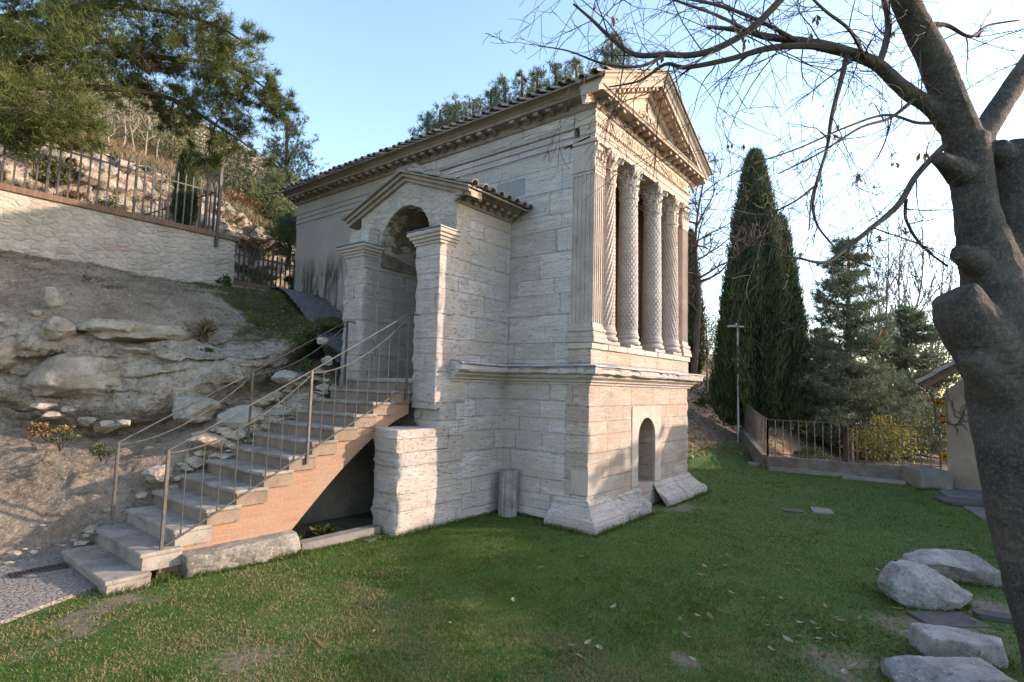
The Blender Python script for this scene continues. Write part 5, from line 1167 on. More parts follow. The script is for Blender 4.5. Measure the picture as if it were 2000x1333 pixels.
for k, (u, v, y, r, rz_, mat, lb) in enumerate(((40, 262, 13.9, .8, .55, 'leaf_olive', 'olive shrub at the cliff top furthest left'), (70, 330, 12.6, .45, .38, 'leaf_green', 'dark green bush hanging on the cliff behind the pickets'), (110, 345, 12.5, .38, .3, 'leaf_green', 'small dark bush right of the hanging cliff bush'), (335, 285, 17, 1.3, 1.0, 'leaf_green', 'dark green shrub mass behind the bare saplings'), (400, 305, 18, 1.3, 1.0, 'leaf_olive', 'grey olive shrub right of the bare saplings'), (440, 340, 16, .9, .7, 'leaf_olive', 'dry olive shrub behind the fence corner'), (470, 400, 14.2, .5, .35, 'leaf_dry', 'reddish dry shrub on the bank behind the fence corner'), (120, 250, 18, 1.5, 1.1, 'leaf_olive', 'grey shrub under the near pine boughs'), (200, 240, 20, 1.7, 1.3, 'leaf_olive', 'grey brown thicket on the hill left of the bare saplings'), (260, 215, 24, 2., 1.4, 'leaf_olive', 'grey thicket high on the hill'), (500, 385, 18, 1., .9, 'leaf_green', 'green bush at the foot of the broad dark pine'), (545, 455, 14, .55, .5, 'leaf_green', 'green bush on the bank above the short fence'), (150, 395, 11.9, .3, .22, 'leaf_dry', 'rusty dry bush at the cliff foot behind the pickets'), (210, 410, 11.9, .35, .25, 'leaf_green', 'green weeds at the cliff foot behind the pickets'), (500, 480, 12.5, .4, .25, 'leaf_dry', 'dry brown weeds above the short fence'), (60, 195, 24, 2.2, 1.6, 'leaf_olive', 'grey thicket behind the near pine'))):
    shrub(lb, on(u, v, 'y', y)-np.array([0, 0, rz_*.6]), (r, r*.8, rz_), int(2200*r+250), .055+.006*(y-11), mat, 110+k, group=SHL)
SHK = 'small plants on the bank'
for k, (u, v, y, r, rz_, mat, lf, lb) in enumerate(((195, 562, 7.4, .30, .13, 'leaf_olive', .07, 'grey leaved spreading plant below the retaining wall'), (495, 635, 6.3, .12, .20, 'leaf_yellow', .045, 'yellow leaved sapling on the mossy bank'), (392, 650, 5.9, .16, .10, 'grass_dry', .16, 'dry grass tussock on the bank right of the ledge'), (120, 860, 4.75, .20, .07, 'leaf_green', .05, 'green weed patch on the sunny slope'), (200, 880, 4.5, .20, .09, 'leaf_green', .05, 'green weed clump behind the lowest railing post'), (95, 840, 4.8, .28, .06, 'leaf_dry', .05, 'rusty dry weeds on the sunny slope'), (405, 690, 5.4, .10, .06, 'dark_grass', .06, 'small dark green weed above the pitted boulder'), (440, 555, 8.4, .14, .16, 'dark_grass', .07, 'dark weed at the end of the retaining wall'), (600, 720, 4.5, .16, .10, 'dark_grass', .06, 'dark ivy clump near the top of the stair'), (640, 690, 4.6, .18, .12, 'dark_grass', .06, 'dark ivy clump against the far porch pier'))):
    shrub(lb, on(u, v, 'y', y)-np.array([0, 0, .05]), (r, r*.8, rz_), int(700*r+160), lf, mat, 140+k, 'small_plant', 'plant', SHK, 4)
for k, (u, v, lb) in enumerate(((560, 1072, 'bright weed tuft at the right end of the lichen covered block'), (318, 1118, 'dark grass tuft between the lowest railing post and the block'), (630, 1046, 'weed tuft growing along the kerb stone'))):
    c = on(u, v, 'z', GZ); shrub(lb, c, (.16, .14, .07), 320, .10, 'dark_grass' if k else 'grass', 160+k, 'weed_tuft', 'plant', 'weed tufts round the stair foot', 2)
# bare trees
def bare_tree(label, base, top, r0, seed, nb=16, depth=2, spread=.6, name='bare_tree', mat='twig', group=None, t0=.3, rise=.6, min_r=.006):
    rng = np.random.default_rng(seed); T_ = thing(name, label, 'bare tree', tuple(base), group); base, top = np.array(base), np.array(top); H = np.linalg.norm(top-base)
    tp = spline([base, base*.66+top*.34+rng.normal(size=3)*.02*H, base*.33+top*.67+rng.normal(size=3)*.025*H, top], 14); b = MB(); b.tube(tp, np.linspace(r0, min_r, 14), 7); b.build('trunk', mat, T_); b = MB()
    def grow(p, d, L, r, lv):
        n = 6; q = [p]; dd = unit(d)
        for i in range(n): dd = unit(dd+rng.normal(size=3)*.16+np.array([0, 0, .05*rise])); q.append(q[-1]+dd*L/n)
        q = np.array(q); b.tube(q, np.linspace(max(r, min_r), min_r*.7, n+1), 4 if lv else 3, False)
        if lv > 0:
            for j in range(int(4+L*1.2)):
                i = rng.integers(1, n+1); grow(q[i], unit(q[i]-q[i-1])+spread*rng.normal(size=3)+np.array([0, 0, .2*rise]), L*rng.uniform(.3, .6), r*.5, lv-1)
    for k in range(nb):
        t = t0+(1-t0)*(k+rng.random())/nb; i = min(int(t*13), 12); p = tp[i]+(tp[i+1]-tp[i])*(t*13-i); a = rng.random()*6.28
        grow(p, np.array([math.cos(a)*spread*1.5, math.sin(a)*spread*1.5, rise]), H*(.36*(1-t)+.10)*rng.uniform(.7, 1.2), r0*(.5*(1-t)+.12), depth)
    b.build('branches', mat, T_); return T_
bare_tree('bare broad tree showing its fine branches right of the pediment', at(1352, 760, 21), at(1385, 300, 21), .13, 171, 30, 2, .85, min_r=.010)
for k, (u0, vb, u1, vt, lb) in enumerate(((1700, 860, 1735, 425, 'first slender bare poplar, just right of the layered conifer'), (1742, 860, 1762, 440, 'second slender bare poplar right of the layered conifer'), (1772, 860, 1800, 410, 'slender bare poplar leaning over the dark conifer'), (1800, 850, 1845, 470, 'slender bare poplar leaning towards the big trunk'), (1822, 840, 1862, 520, 'shortest slender bare poplar next to the big trunk'), (1716, 860, 1700, 480, 'thin bare poplar leaning left behind the layered conifer'))):
    bare_tree(lb, at(u0, vb, 31), at(u1, vt, 31), .10, 180+k, 20, 1, .34, mat='pale_bark', group='bare poplars behind the right railing', rise=1.2, min_r=.010)
for k, (u, v, du, vt, lb) in enumerate(((215, 300, -6, 190, 'leftmost pale bare sapling on the hill'), (240, 300, 6, 185, 'second pale bare sapling from the left on the hill'), (262, 305, -4, 200, 'pale bare sapling in the middle of the hill group'), (283, 312, 10, 205, 'forked pale bare sapling right of the middle of the group'), (305, 318, 16, 215, 'leaning pale bare sapling right in the hill group'), (195, 298, -12, 205, 'thin pale bare sapling at the left edge of the group'), (505, 400, 4, 320, 'grey bare sapling near the airy pine'))):
    bare_tree(lb, on(u, v, 'y', 15.5+k*.3), on(u+du, vt, 'y', 15.5+k*.3), .035, 190+k, 12, 1, .45, 'bare_sapling', 'pale_bark', 'bare saplings on the hill', .25, 1.0, .007)
bare_tree('thin bare sapling on the slope beside the portico base', at(1382, 765, 18), at(1380, 640, 18), .03, 199, 8, 1, .5, 'bare_sapling', 'twig', None, .4, .8, .006)
# dry grass on the hill, leaf litter on the right slope
def scatter_blades(name, P, mat, L, w, k, label, cat, rng, up=1., sp=.5):
    n = len(P)*k; Q = np.repeat(P, k, 0)+rng.normal(size=(n, 3))*np.array([.05, .05, .0]); D = np.array([0, 0, up])+sp*rng.normal(size=(n, 3))
    return stuff(leafobj(name, leaves_mesh(Q, D, L*(.5+rng.random(n)), np.full(n, w), rng), mat, None, rng), label, cat)
rng = np.random.default_rng(301); sel = rng.choice(np.where((Hd[:, 1] > 13.6) & (Hd[:, 1] < 26) & (Hd[:, 0] < 3))[0], 2600)
scatter_blades('dry_grass', Hd[sel]+rng.normal(size=(2600, 3))*np.array([.15, .15, 0]), 'grass_dry', .32, .035, 14, 'dry brown grass covering the hill above the cliff', 'grass', rng)
sel = rng.choice(np.where((Hd[:, 1] > 10.5) & (Hd[:, 1] < 13.6) & (fbm(Hd*.9, 305, 3) > -.1))[0], 900)
scatter_blades('cliff_weeds', Hd[sel], 'leaf_olive', .16, .03, 22, 'thin weeds growing over the pale cliff', 'weeds', rng, .6, .8)
wgt = np.where((Gd[:, 2] > .2) & (Gd[:, 0] > -9), .15+mossm*2.+.5*sstep(3.2, 3.9, Gd[:, 2]), 0); sel = rng.choice(len(Gd), 2600, p=wgt/wgt.sum())
scatter_blades('bank_weeds', Gd[sel], 'dark_grass', .05, .012, 10, 'thin low weeds and moss on the bank', 'weeds', rng, .6, .9)
lm = np.where((gheight(P0[:, 0], P0[:, 1])-GZ > .12) & (P0[:, 0] > 6) & (P0[:, 0] < 30) & (P0[:, 1] < 12))[0]; sl = rng.choice(lm, 3000); LP_ = np.stack([P0[sl, 0], P0[sl, 1], H[sl]], 1)+rng.normal(size=(3000, 3))*np.array([.1, .1, 0]); scatter_blades('leaf_litter', LP_, 'leaf_dry', .11, .06, 5, 'brown leaf litter on the slope right of the temple', 'leaves', rng, .25, .8)
sel = rng.choice(len(Gd), 900, p=wgt/wgt.sum()); scatter_blades('bank_dry_grass', Gd[sel], 'grass_dry', .07, .008, 9, 'short dry grass on the bank', 'grass', rng, .5, .9)

# ------------------------------------------------------------------ right side: railing, lamp post, blocks, house
gp = [on(u, v, 'z', -1.05) for u, v in ((1500, 905), (1618, 905), (1592, 850), (1580, 820), (1572, 800), (1560, 800), (1568, 820), (1560, 850))]
b = MB(); b.prism([tuple(p[:2]) for p in gp], 'z', -1.5, -1.05); struct(b.build('gravel_path', 'gravel'))
FA, FB, FC = np.array([9.83, -.36]), np.array([10.42, -4.40]), np.array([16.6, 2.25])
LW = thing('low_wall', 'low stone kerb wall carrying the iron railing at the far right of the lawn', 'wall', (9.83, -.36, GZ))
def lowwall(p0, p1, z0a, z0b, top_a, top_b, name):
    d = (p1-p0)/np.linalg.norm(p1-p0); nn = np.array([-d[1], d[0]])*.13; n = 40; b = MB(); V = []
    for i in range(n):
        t = i/(n-1); p = p0+(p1-p0)*t
        for s, z in ((-1, z0a+(z0b-z0a)*t-.9), (-1, top_a+(top_b-top_a)*t), (1, top_a+(top_b-top_a)*t), (1, z0a+(z0b-z0a)*t-.9)): V.append((p[0]+s*nn[0], p[1]+s*nn[1], z))
    F = [(i*4+k, (i+1)*4+k, (i+1)*4+(k+1) % 4, i*4+(k+1) % 4) for i in range(n-1) for k in range(4)]+[(0, 1, 2, 3), tuple((n-1)*4+k for k in (3, 2, 1, 0))]
    return me_obj(name, worn(np.array(V), .012, None, 0, 401), F, 'kerbstone', LW)
lowwall(FA, FB, GZ, GZ, -.03, -.03, 'wall_body'); lowwall(FA+np.array([.15, .06]), FC, GZ, .2, -.03, .36, 'wall_body')
def bar_railing(p0, p1, za, zb, h, n, label):
    R = thing('iron_railing', label, 'railing', (p0[0], p0[1], za), 'iron railings round the lawn'); 
    for k in range(n):
        t = k/(n-1); p = p0+(p1-p0)*t; z = za+(zb-za)*t; big = k in (0, n-1); w = .022 if big else .011; b = MB(); b.box(p[0]-w, p[0]+w, p[1]-w, p[1]+w, z-.03, z+h-(.0 if big else .011)); b.build('post' if big else 'bar', 'iron' if n == 24 else 'iron_rail', R)
    for f, rr_ in ((1., .016), (.06, .012)): b = MB(); b.tube([(*p0, za+h*f), (*p1, zb+h*f)], rr_, 6); b.build('rail', 'iron_rail', R)
bar_railing(FA, FB, -.02, -.02, 1.05, 21, 'brown iron railing with wide set bars facing the lawn at the far right')
bar_railing(FA, FC, -.02, .37, 1.05, 24, 'brown iron railing running back from the corner towards the lamp post')
tag(flat_slab('stone_slab', on(1585, 926, 'z', GZ), 2.2, .34, .10, -1.42, 'greyslab', 411), 'long pale stone slab lying at the foot of the low wall', 'slab'); tag(flat_slab('stone_slab', on(1705, 940, 'z', GZ), 1.4, .3, .08, -1.42, 'greyslab', 412), 'shorter stone slab at the foot of the low wall, next to the big block', 'slab')
tag(flat_slab('stone_slab', on(1472, 910, 'z', GZ), .5, .35, .09, .3, 'greyslab', 413), 'small pale slab in the grass left of the low wall corner', 'slab')
tag(flat_slab('stone_block', np.array([9.25+.47+.15, -4.03+.23-.31, GZ]), 1.05, .70, .44, .45, 'greyslab', 414), 'big squared grey stone block on the lawn edge by the house', 'stone block')
tag(flat_slab('manhole_cover', on(1548, 1000, 'z', GZ-.01), .36, .30, .035, -1.3, 'slab', 415), 'dark square cover set in the middle of the lawn', 'cover'); tag(flat_slab('paving_slab', on(1605, 1000, 'z', GZ-.01), .36, .52, .035, -1.3, 'greyslab', 416), 'grey paving slab set in the lawn right of the dark cover', 'slab')
pv = [on(u, v, 'z', GZ) for u, v in ((1835, 962), (1925, 1020), (2150, 1130), (2300, 1000), (2050, 930), (1880, 935))]
b = MB(); b.prism([tuple(p[:2]) for p in pv], 'z', GZ-.05, GZ+.025); struct(b.build('house_paving', 'cobble_dark'))
tag(flat_slab('paving_slab', on(1893, 984, 'z', GZ+.02), 1.0, .75, .05, -1.1, 'slab', 417), 'dark slab on the paving in front of the house wall', 'slab')
lp = on(1442, 862, 'x', 15.2); LPT = thing('lamp_post', 'slim grey steel lamp post with two floodlights before the tall cypress', 'lamp post', tuple(lp)); hgt = on(1438, 640, 'x', 15.2)[2]; b = MB(); b.tube([(lp[0], lp[1], lp[2]-.2), (lp[0], lp[1], hgt)], .045, 12); b.build('pole', 'galv', LPT)
for s in (-1, 1):
    c = np.array([lp[0], lp[1], hgt+.02])+s*np.array([AR[0], AR[1], 0])*.22; b = MB(); b.box(c[0]-.15, c[0]+.15, c[1]-.15, c[1]+.15, c[2]-.03, c[2]+.05, .01); fl_ = b.build('floodlight', 'galv', LPT)
b = MB(); b.box(lp[0]-.07, lp[0]+.07, lp[1]-.07, lp[1]+.07, hgt, hgt+.19, .01); b.build('junction_box', 'galv', LPT); b = MB(); b.tube([(lp[0]-.2*AR[0], lp[1]-.2*AR[1], hgt), (lp[0]+.2*AR[0], lp[1]+.2*AR[1], hgt)], .02, 6); b.build('crossbar', 'galv', LPT)
# the house at the right
HS = thing('house', 'low plastered house with a tiled timber roof behind the big tree trunk', 'house', (11, -6, GZ))
HX, HY0, HY1, HRY, HRZ = 9.9, -4.54, -8.2, -6.3, 3.70
b = MB(); b.prism([(HY0, -.6), (HY0, 2.0), (HRY, 3.50), (HY1, 2.0), (HY1, -.6)], 'x', HX, HX+3.8); b.build('wall', 'house', HS)
for sy, ye in ((1, -4.05), (-1, -8.6)):
    ze = 2.16; b = MB(); b.add([(x, y, z+dz) for x in (HX-.42, HX+4.2) for y, z in ((HRY, HRZ), (ye, ze)) for dz in (-.06, 0)], [(0, 1, 3, 2), (4, 6, 7, 5), (0, 4, 5, 1), (2, 3, 7, 6), (0, 2, 6, 4), (1, 5, 7, 3)]); rf = b.build('roof', 'wood', HS)
    b = MB(); rr = np.random.default_rng(6); L = math.hypot(ye-HRY, ze-HRZ); d = np.array([0, (ye-HRY)/L, (ze-HRZ)/L]); nn = np.array([0, -d[2]*np.sign(d[1])*-1, abs(d[1])]); nn = unit(np.array([0, -d[2], d[1]])); nn = nn if nn[2] > 0 else -nn
    for x in np.arange(HX-.40, HX+4.1, .24):
        for k in range(6):
            s1 = L+.05-k*.46; s0 = max(0, s1-.5); V = []
            for s, R in ((s0, .085), (s1, .10)):
                c = np.array([x+rr.normal()*.01, HRY, HRZ])+d*s+nn*(.035 if s == s1 else .01)
                for RR in (R, R-.018):
                    for a in np.linspace(0, math.pi, 7): V.append(c+np.array([1, 0, 0])*RR*math.cos(a)+nn*RR*math.sin(a))
            F = []
            for a in range(6): F += [(a, a+1, 15+a, 14+a), (7+a, 21+a, 22+a, 8+a), (14+a, 15+a, 22+a, 21+a)]
            b.add(V, F)
    b.build('tiles', 'tile', rf)
    for x in (HX-.40, HX-.05):
        b = MB(); b.add([(xx, y, z+dz) for xx in (x, x+.09) for y, z in ((HRY, HRZ-.06), (ye+.06*-sy, ze-.02)) for dz in (-.13, -.005)], [(0, 1, 3, 2), (4, 6, 7, 5), (0, 4, 5, 1), (2, 3, 7, 6), (0, 2, 6, 4), (1, 5, 7, 3)]); b.build('rafter', 'wood', rf)
b = MB(); b.tube([(HX-.36, -4.00, 2.06), (HX+4, -4.0, 2.06)], .05, 8); b.build('gutter', 'iron', HS)
b = MB(); b.tube(spline([(HX-.2, -4.18, 2.02), (HX-.2, -4.30, 1.8), (HX-.16, -4.34, 1.3), (HX-.16, -4.30, 1.1), (HX-.12, -4.42, .98)], 24), .022, 7); b.build('drain_pipe', 'iron', HS)
rng = np.random.default_rng(501); VN = thing('bare_vine', 'leafless reddish vine stems climbing over the house wall', 'vine', (HX, -4.9, .9)); b = MB()
for k in range(16):
    p = np.array([HX-.02, -4.62-rng.random()*.9, 1.0+rng.random()*.5]); q = [p]; a = rng.uniform(.2, 2.8)
    for i in range(10): a += rng.normal()*.5; q.append(q[-1]+np.array([rng.normal()*.006, -math.cos(a)*.13, math.sin(a)*.11]))
    q = np.array(q); q[:, 0] = np.minimum(q[:, 0], HX-.008); q[:, 1] = np.minimum(q[:, 1], -4.57); q[:, 2] = np.clip(q[:, 2], .9, 2.3); b.tube(q, np.linspace(.012, .005, 11), 5)
b.build('stem', 'twig', VN)
for k, (u, v, lb) in enumerate(((1830, 788, 'left of two yellow flower ornaments under the house eave'), (1849, 788, 'yellow flower ornament nearest the house wall corner'), (1844, 892, 'lower yellow flower ornament hanging on the railing end'))):
    c = at(u, v, 15.2); O = thing('flower_ornament', lb, 'ornament', tuple(c), 'yellow flower ornaments by the house'); b = MB()
    for j in range(6): a = j*math.pi/3; e = c+(AR*math.cos(a)+AU*math.sin(a))*.08; b.lathe([(.001, -.055), (.05, -.025), (.058, 0), (.05, .025), (.001, .055)], e, 8)
    b.build('petals', 'yellow', O); b = MB(); b.lathe([(.001, -.03), (.03, 0), (.001, .03)], c-AF*.03, 8); b.build('centre', 'wood', O); b = MB(); b.tube([c+AF*.02, c+AF*.02+np.array([0, 0, .25 if k < 2 else .12])], .005, 4); b.build('wire', 'iron', O)
for k, (u, v, lb) in enumerate(((1846, 814, 'upper red cloth bow tied at the drain pipe'), (1848, 826, 'lower red cloth bow tied at the drain pipe'))):
    c = at(u, v, 15.2); b = MB()
    for s in (-1, 1): b.add([c+AR*s*x+AU*y+AF*z for x, y, z in ((0, .02, 0), (.10, .05, .02), (.11, -.03, .03), (0, -.02, 0), (0, .02, .03), (.10, .05, .05), (.11, -.03, .06), (0, -.02, .03))], [(0, 1, 2, 3), (4, 7, 6, 5), (0, 4, 5, 1), (1, 5, 6, 2), (2, 6, 7, 3), (3, 7, 4, 0)])
    tag(b.build('ribbon', 'ribbon'), lb, 'ribbon', 'red ribbons by the house')
# carved blocks in the corner of the lawn
c = on(1822, 1182, 'z', GZ); o = rock('carved_stone', c+np.array([.04, .05, .17]), (.47, .36, .23), 'block', None, 61, -.75, 6, .11, boxy=.72, cuts=16); tag(o, 'large broken pale carved stone lying on the lawn, in front of a flatter one', 'carved stone')
c = on(1870, 1150, 'z', GZ); o = rock('carved_stone', c+np.array([.40, .08, .10]), (.54, .30, .24), 'block', None, 62, -.95, 5, .10, boxy=.8, flat=.8, cuts=9); tag(o, 'flatter grey carved stone half hidden behind the large broken one', 'carved stone')
c = on(1915, 1300, 'z', GZ); o = rock('carved_stone', c+np.array([.10, .10, .07]), (.42, .22, .15), 'block', None, 63, -1.0, 5, .07, boxy=.9, flat=.85, cuts=6); tag(o, 'squared grey stone with a flat top beside the tree trunk', 'carved stone')
c = on(1855, 1350, 'z', GZ); o = rock('carved_stone', c+np.array([.02, .02, .06]), (.44, .26, .15), 'block', None, 64, -.95, 5, .07, boxy=.88, flat=.8, cuts=6); tag(o, 'pale squared stone cut off by the bottom edge nearest the camera', 'carved stone')
tag(flat_slab('ground_slab', on(1850, 1215, 'z', GZ-.015), .6, .36, .03, -.9, 'slab', 421), 'dark flat sheet for the soil under the large broken carved stone', 'slab')  # thin slab shape stands in for a patch of dark soil
tag(flat_slab('ground_slab', on(1945, 1210, 'z', GZ), .36, .16, .05, -1.3, 'slab', 422), 'small tilted dark slab between the carved stone and the trunk', 'slab')

# ------------------------------------------------------------------ the big bare tree in front
BT = thing('big_tree', 'big gnarled bare tree in the right foreground with spreading branches', 'tree', tuple(at(2085, 1400, 3.7)))
D0 = 3.7
def limb(L): return [(at(u, v, d), w/2/CAMP['f']*d/math.sqrt(1+((u-1000)/CAMP['f'])**2)) for u, v, d, w in L]
LM = dict(
 trunk=[(2105, 1480, 3.7, 250), (2085, 1340, 3.7, 185), (2040, 1150, 3.7, 170), (2010, 1000, 3.7, 180), (1988, 850, 3.7, 200), (1980, 720, 3.7, 220), (1965, 620, 3.72, 205), (1935, 520, 3.74, 140), (1912, 430, 3.76, 96), (1898, 340, 3.78, 92), (1888, 270, 3.8, 92)],
 burl=[(2000, 800, 3.7, 160), (1945, 710, 3.66, 165), (1890, 625, 3.62, 135), (1868, 585, 3.6, 110), (1860, 572, 3.6, 96)],
 knot=[(1920, 520, 3.7, 90), (1884, 500, 3.66, 50), (1870, 494, 3.65, 42)],
 knob2=[(1975, 780, 3.66, 150), (1915, 715, 3.58, 90), (1888, 690, 3.56, 56)],
 right=[(1965, 640, 3.75, 170), (1985, 520, 3.78, 125), (1990, 400, 3.8, 112), (1990, 320, 3.8, 112), (2000, 285, 3.8, 90)],
 stubl=[(1985, 330, 3.8, 70), (1955, 295, 3.76, 56), (1945, 285, 3.75, 46)],
 A=[(1890, 300, 3.8, 88), (1862, 215, 3.75, 76), (1825, 120, 3.7, 68), (1785, 40, 3.62, 62), (1745, -50, 3.5, 56), (1700, -160, 3.4, 44), (1640, -330, 3.3, 28), (1600, -480, 3.2, 12)],
 C=[(1905, 290, 3.8, 60), (1940, 230, 3.85, 56), (1985, 160, 3.95, 52), (2040, 80, 4.05, 48), (2110, -30, 4.2, 42), (2190, -170, 4.4, 30), (2240, -330, 4.6, 18), (2260, -450, 4.7, 8)],
 D=[(1862, 250, 3.78, 56), (1822, 212, 3.75, 40), (1770, 178, 3.7, 36), (1720, 132, 3.65, 32), (1690, 116, 3.62, 30), (1640, 98, 3.6, 27), (1570, 82, 3.58, 22), (1500, 72, 3.56, 17), (1445, 60, 3.55, 12), (1380, 52, 3.5, 7)],
 stubE=[(1880, 340, 3.74, 70), (1846, 318, 3.69, 40), (1832, 310, 3.67, 30)],
)
mbb = MB()
for kname, L in LM.items():
    pr = limb(L); n = 8*len(pr); sp = spline([np.append(p, r) for p, r in pr], n) if False else None
    P = catgrid(np.array([[list(p)+[r]]*2 for p, r in pr]), n, 2)[:, 0]; mbb.tube(P[:, :3], np.maximum(P[:, 3], .01), 16)
me = bpy.data.meshes.new('t'); me.from_pydata(mbb.V, [], mbb.F); to = bpy.data.objects.new('t', me); COL.objects.link(to)
rm = to.modifiers.new('r', 'REMESH'); rm.mode = 'VOXEL'; rm.voxel_size = .011
sm = to.modifiers.new('s', 'SMOOTH'); sm.iterations = 4; sm.factor = .5
bpy.context.view_layer.update(); dg = bpy.context.evaluated_depsgraph_get(); ev = bpy.data.meshes.new_from_object(to.evaluated_get(dg)); bpy.data.objects.remove(to)
V = np.empty(len(ev.vertices)*3); ev.vertices.foreach_get('co', V); V = V.reshape(-1, 3); N_ = np.empty(len(V)*3); ev.vertices.foreach_get('normal', N_); N_ = N_.reshape(-1, 3)
fat = sstep(1.6, .9, abs(V[:, 2]-1.7)); V = V+N_*(.034*fbm(V*np.array([2.6, 2.6, 2.0]), 601, 4)*(.35+.65*fat)+.006*fbm(V*np.array([9, 9, 12.]), 602, 3)-.010*np.clip(fbm(V*np.array([3, 3, 16.]), 603, 2)-.2, 0, 1))[:, None]
ev.vertices.foreach_set('co', V.ravel()); ev.polygons.foreach_set('use_smooth', np.ones(len(ev.polygons), bool)); ev.materials.clear(); ev.materials.append(MT['bark']); ev.update()
to = bpy.data.objects.new('trunk', ev); COL.objects.link(to); par(to, BT)
rng = np.random.default_rng(77); tb = MB(); lvp = []
def twig(p, d, L, r, lv, droop):
    n = 7 if lv > 1 else 5; q = [np.array(p)]; dd = unit(d); bend = rng.normal(size=3)*.10
    for i in range(n): dd = unit(dd+rng.normal(size=3)*.11+bend*.7+np.array([0, 0, -droop*.12])); q.append(q[-1]+dd*L/n)
    q = np.array(q); tb.tube(q, np.linspace(r, max(r*.35, .0013), n+1), 4 if r > .004 else 3, False)
    if lv > 0:
        for j in range(int(rng.integers(2, 5)+L*2.)):
            i = rng.integers(1, n+1); t = unit(q[i]-q[i-1]); twig(q[i], t+.75*rng.normal(size=3), L*rng.uniform(.28, .62), max(r*.5, .0018), lv-1, droop)
    if rng.random() < .012 and lv <= 1: lvp.append(q[-1])
BR = dict(
 F=[(1640, 98, 3.6, 16), (1575, 90, 3.55, 14), (1500, 95, 3.5, 13), (1425, 116, 3.45, 11), (1340, 132, 3.4, 9), (1300, 126, 3.4, 7), (1250, 158, 3.35, 5), (1190, 170, 3.3, 3)],
 G=[(1600, -90, 3.3, 18), (1520, 5, 3.3, 16), (1462, 60, 3.3, 14), (1400, 95, 3.3, 13), (1350, 108, 3.3, 12), (1300, 107, 3.3, 11), (1240, 107, 3.3, 10), (1195, 76, 3.3, 8), (1155, 38, 3.3, 6), (1120, 8, 3.3, 4)],
 E=[(1845, 285, 3.74, 15), (1812, 318, 3.7, 14), (1785, 350, 3.66, 14), (1755, 400, 3.6, 14), (1700, 448, 3.5, 12), (1650, 487, 3.45, 10), (1612, 513, 3.4, 8), (1560, 505, 3.3, 5), (1520, 500, 3.3, 3)],
 H=[(1655, 105, 3.6, 12), (1642, 160, 3.55, 11), (1625, 225, 3.5, 9), (1615, 290, 3.5, 7), (1598, 345, 3.45, 6), (1585, 390, 3.45, 4), (1580, 450, 3.4, 3)],
 I=[(1590, 365, 3.45, 5), (1550, 395, 3.4, 4.5), (1490, 420, 3.35, 4), (1430, 410, 3.3, 3)],
 J=[(1715, 130, 3.65, 16), (1730, 85, 3.68, 15), (1735, 40, 3.7, 14), (1722, -20, 3.75, 12)],
 K=[(1815, 48, 3.7, 12), (1850, 50, 3.75, 10), (1895, 72, 3.8, 8), (1930, 50, 3.9, 6), (1990, 40, 3.95, 4)],
 L=[(1600, 340, 3.46, 6), (1588, 395, 3.47, 5.5), (1592, 430, 3.5, 5), (1610, 460, 3.55, 5), (1650, 500, 3.6, 5), (1700, 520, 3.6, 6)],
 M=[(1560, 82, 3.55, 10), (1480, 40, 3.4, 8), (1400, 10, 3.3, 7), (1300, -10, 3.2, 5)],
 N=[(1300, 107, 3.3, 8), (1250, 130, 3.2, 6), (1180, 125, 3.15, 4.5), (1110, 100, 3.1, 3), (1050, 90, 3.1, 2)],
 O=[(1460, 60, 3.3, 8), (1400, 30, 3.2, 6), (1330, 5, 3.1, 5), (1270, -20, 3.1, 4)],
 Q=[(1770, 390, 3.6, 8), (1770, 430, 3.7, 7), (1800, 480, 3.8, 6), (1850, 520, 3.9, 5)],
 R=[(1690, 116, 3.6, 9), (1660, 60, 3.4, 8), (1610, 20, 3.3, 7), (1560, -30, 3.2, 5)],
 S=[(1790, 190, 3.7, 10), (1740, 230, 3.6, 8), (1680, 250, 3.5, 6), (1600, 300, 3.4, 4.5), (1520, 340, 3.35, 3)],
 T=[(1830, 240, 3.75, 9), (1790, 240, 3.7, 7), (1730, 225, 3.6, 6), (1650, 250, 3.5, 5), (1560, 290, 3.4, 4), (1470, 320, 3.3, 3)],
)
LMB = dict(D=LM['D'], A=LM['A'], C=LM['C'])
for kname, L in list(BR.items())+list(LMB.items()):
    pr = limb(L); n = 6*len(pr); P = catgrid(np.array([[list(p)+[r]]*2 for p, r in pr]), n, 2)[:, 0]
    if kname in BR:
        tb.tube(P[:, :3], np.maximum(P[:, 3], .003), 6)
    dens = {'A': 6, 'C': 6, 'D': 17, 'E': 9, 'G': 15, 'F': 15, 'H': 8, 'N': 6, 'M': 6, 'O': 6}.get(kname, 8)
    for k in range(dens):
        t = rng.uniform(.15 if kname not in 'ACD' else .3, 1.); i = min(int(t*(n-1)), n-2); p = P[i, :3]; tg = unit(P[i+1, :3]-P[i, :3])
        side = rng.normal(size=3); d = tg*.7+.8*side+np.array([-.25*AR[0], -.25*AR[1], rng.uniform(-.5, .25)])
        twig(p, d, rng.uniform(.25, .85)*(1.15 if kname in 'FGD' else .85), min(max(P[i, 3]*.4, .0022), .005), 2, rng.uniform(-.3, 1.1))
tb.build('branches', 'twig', BT)
P = np.array(lvp+[at(u, v, 3.5) for u, v in ((1798, 660, ), (1805, 690), (1790, 680), (1200, 30), (1592, 30), (1588, 65), (1625, 265), (1450, 440), (1765, 445), (1690, 492), (1700, 500), (1722, 460), (1676, 340), (1795, 300), (1802, 300))])
Q = np.repeat(P, 3, 0)+rng.normal(size=(len(P)*3, 3))*.008; leafobj('dry_leaf_cluster', leaves_mesh(Q, np.array([0, 0, -1.])+.4*rng.normal(size=Q.shape), .055*(.6+.7*rng.random(len(Q))), np.full(len(Q), .022), rng, False), 'leaf_dry', BT, rng)['kind'] = 'stuff'

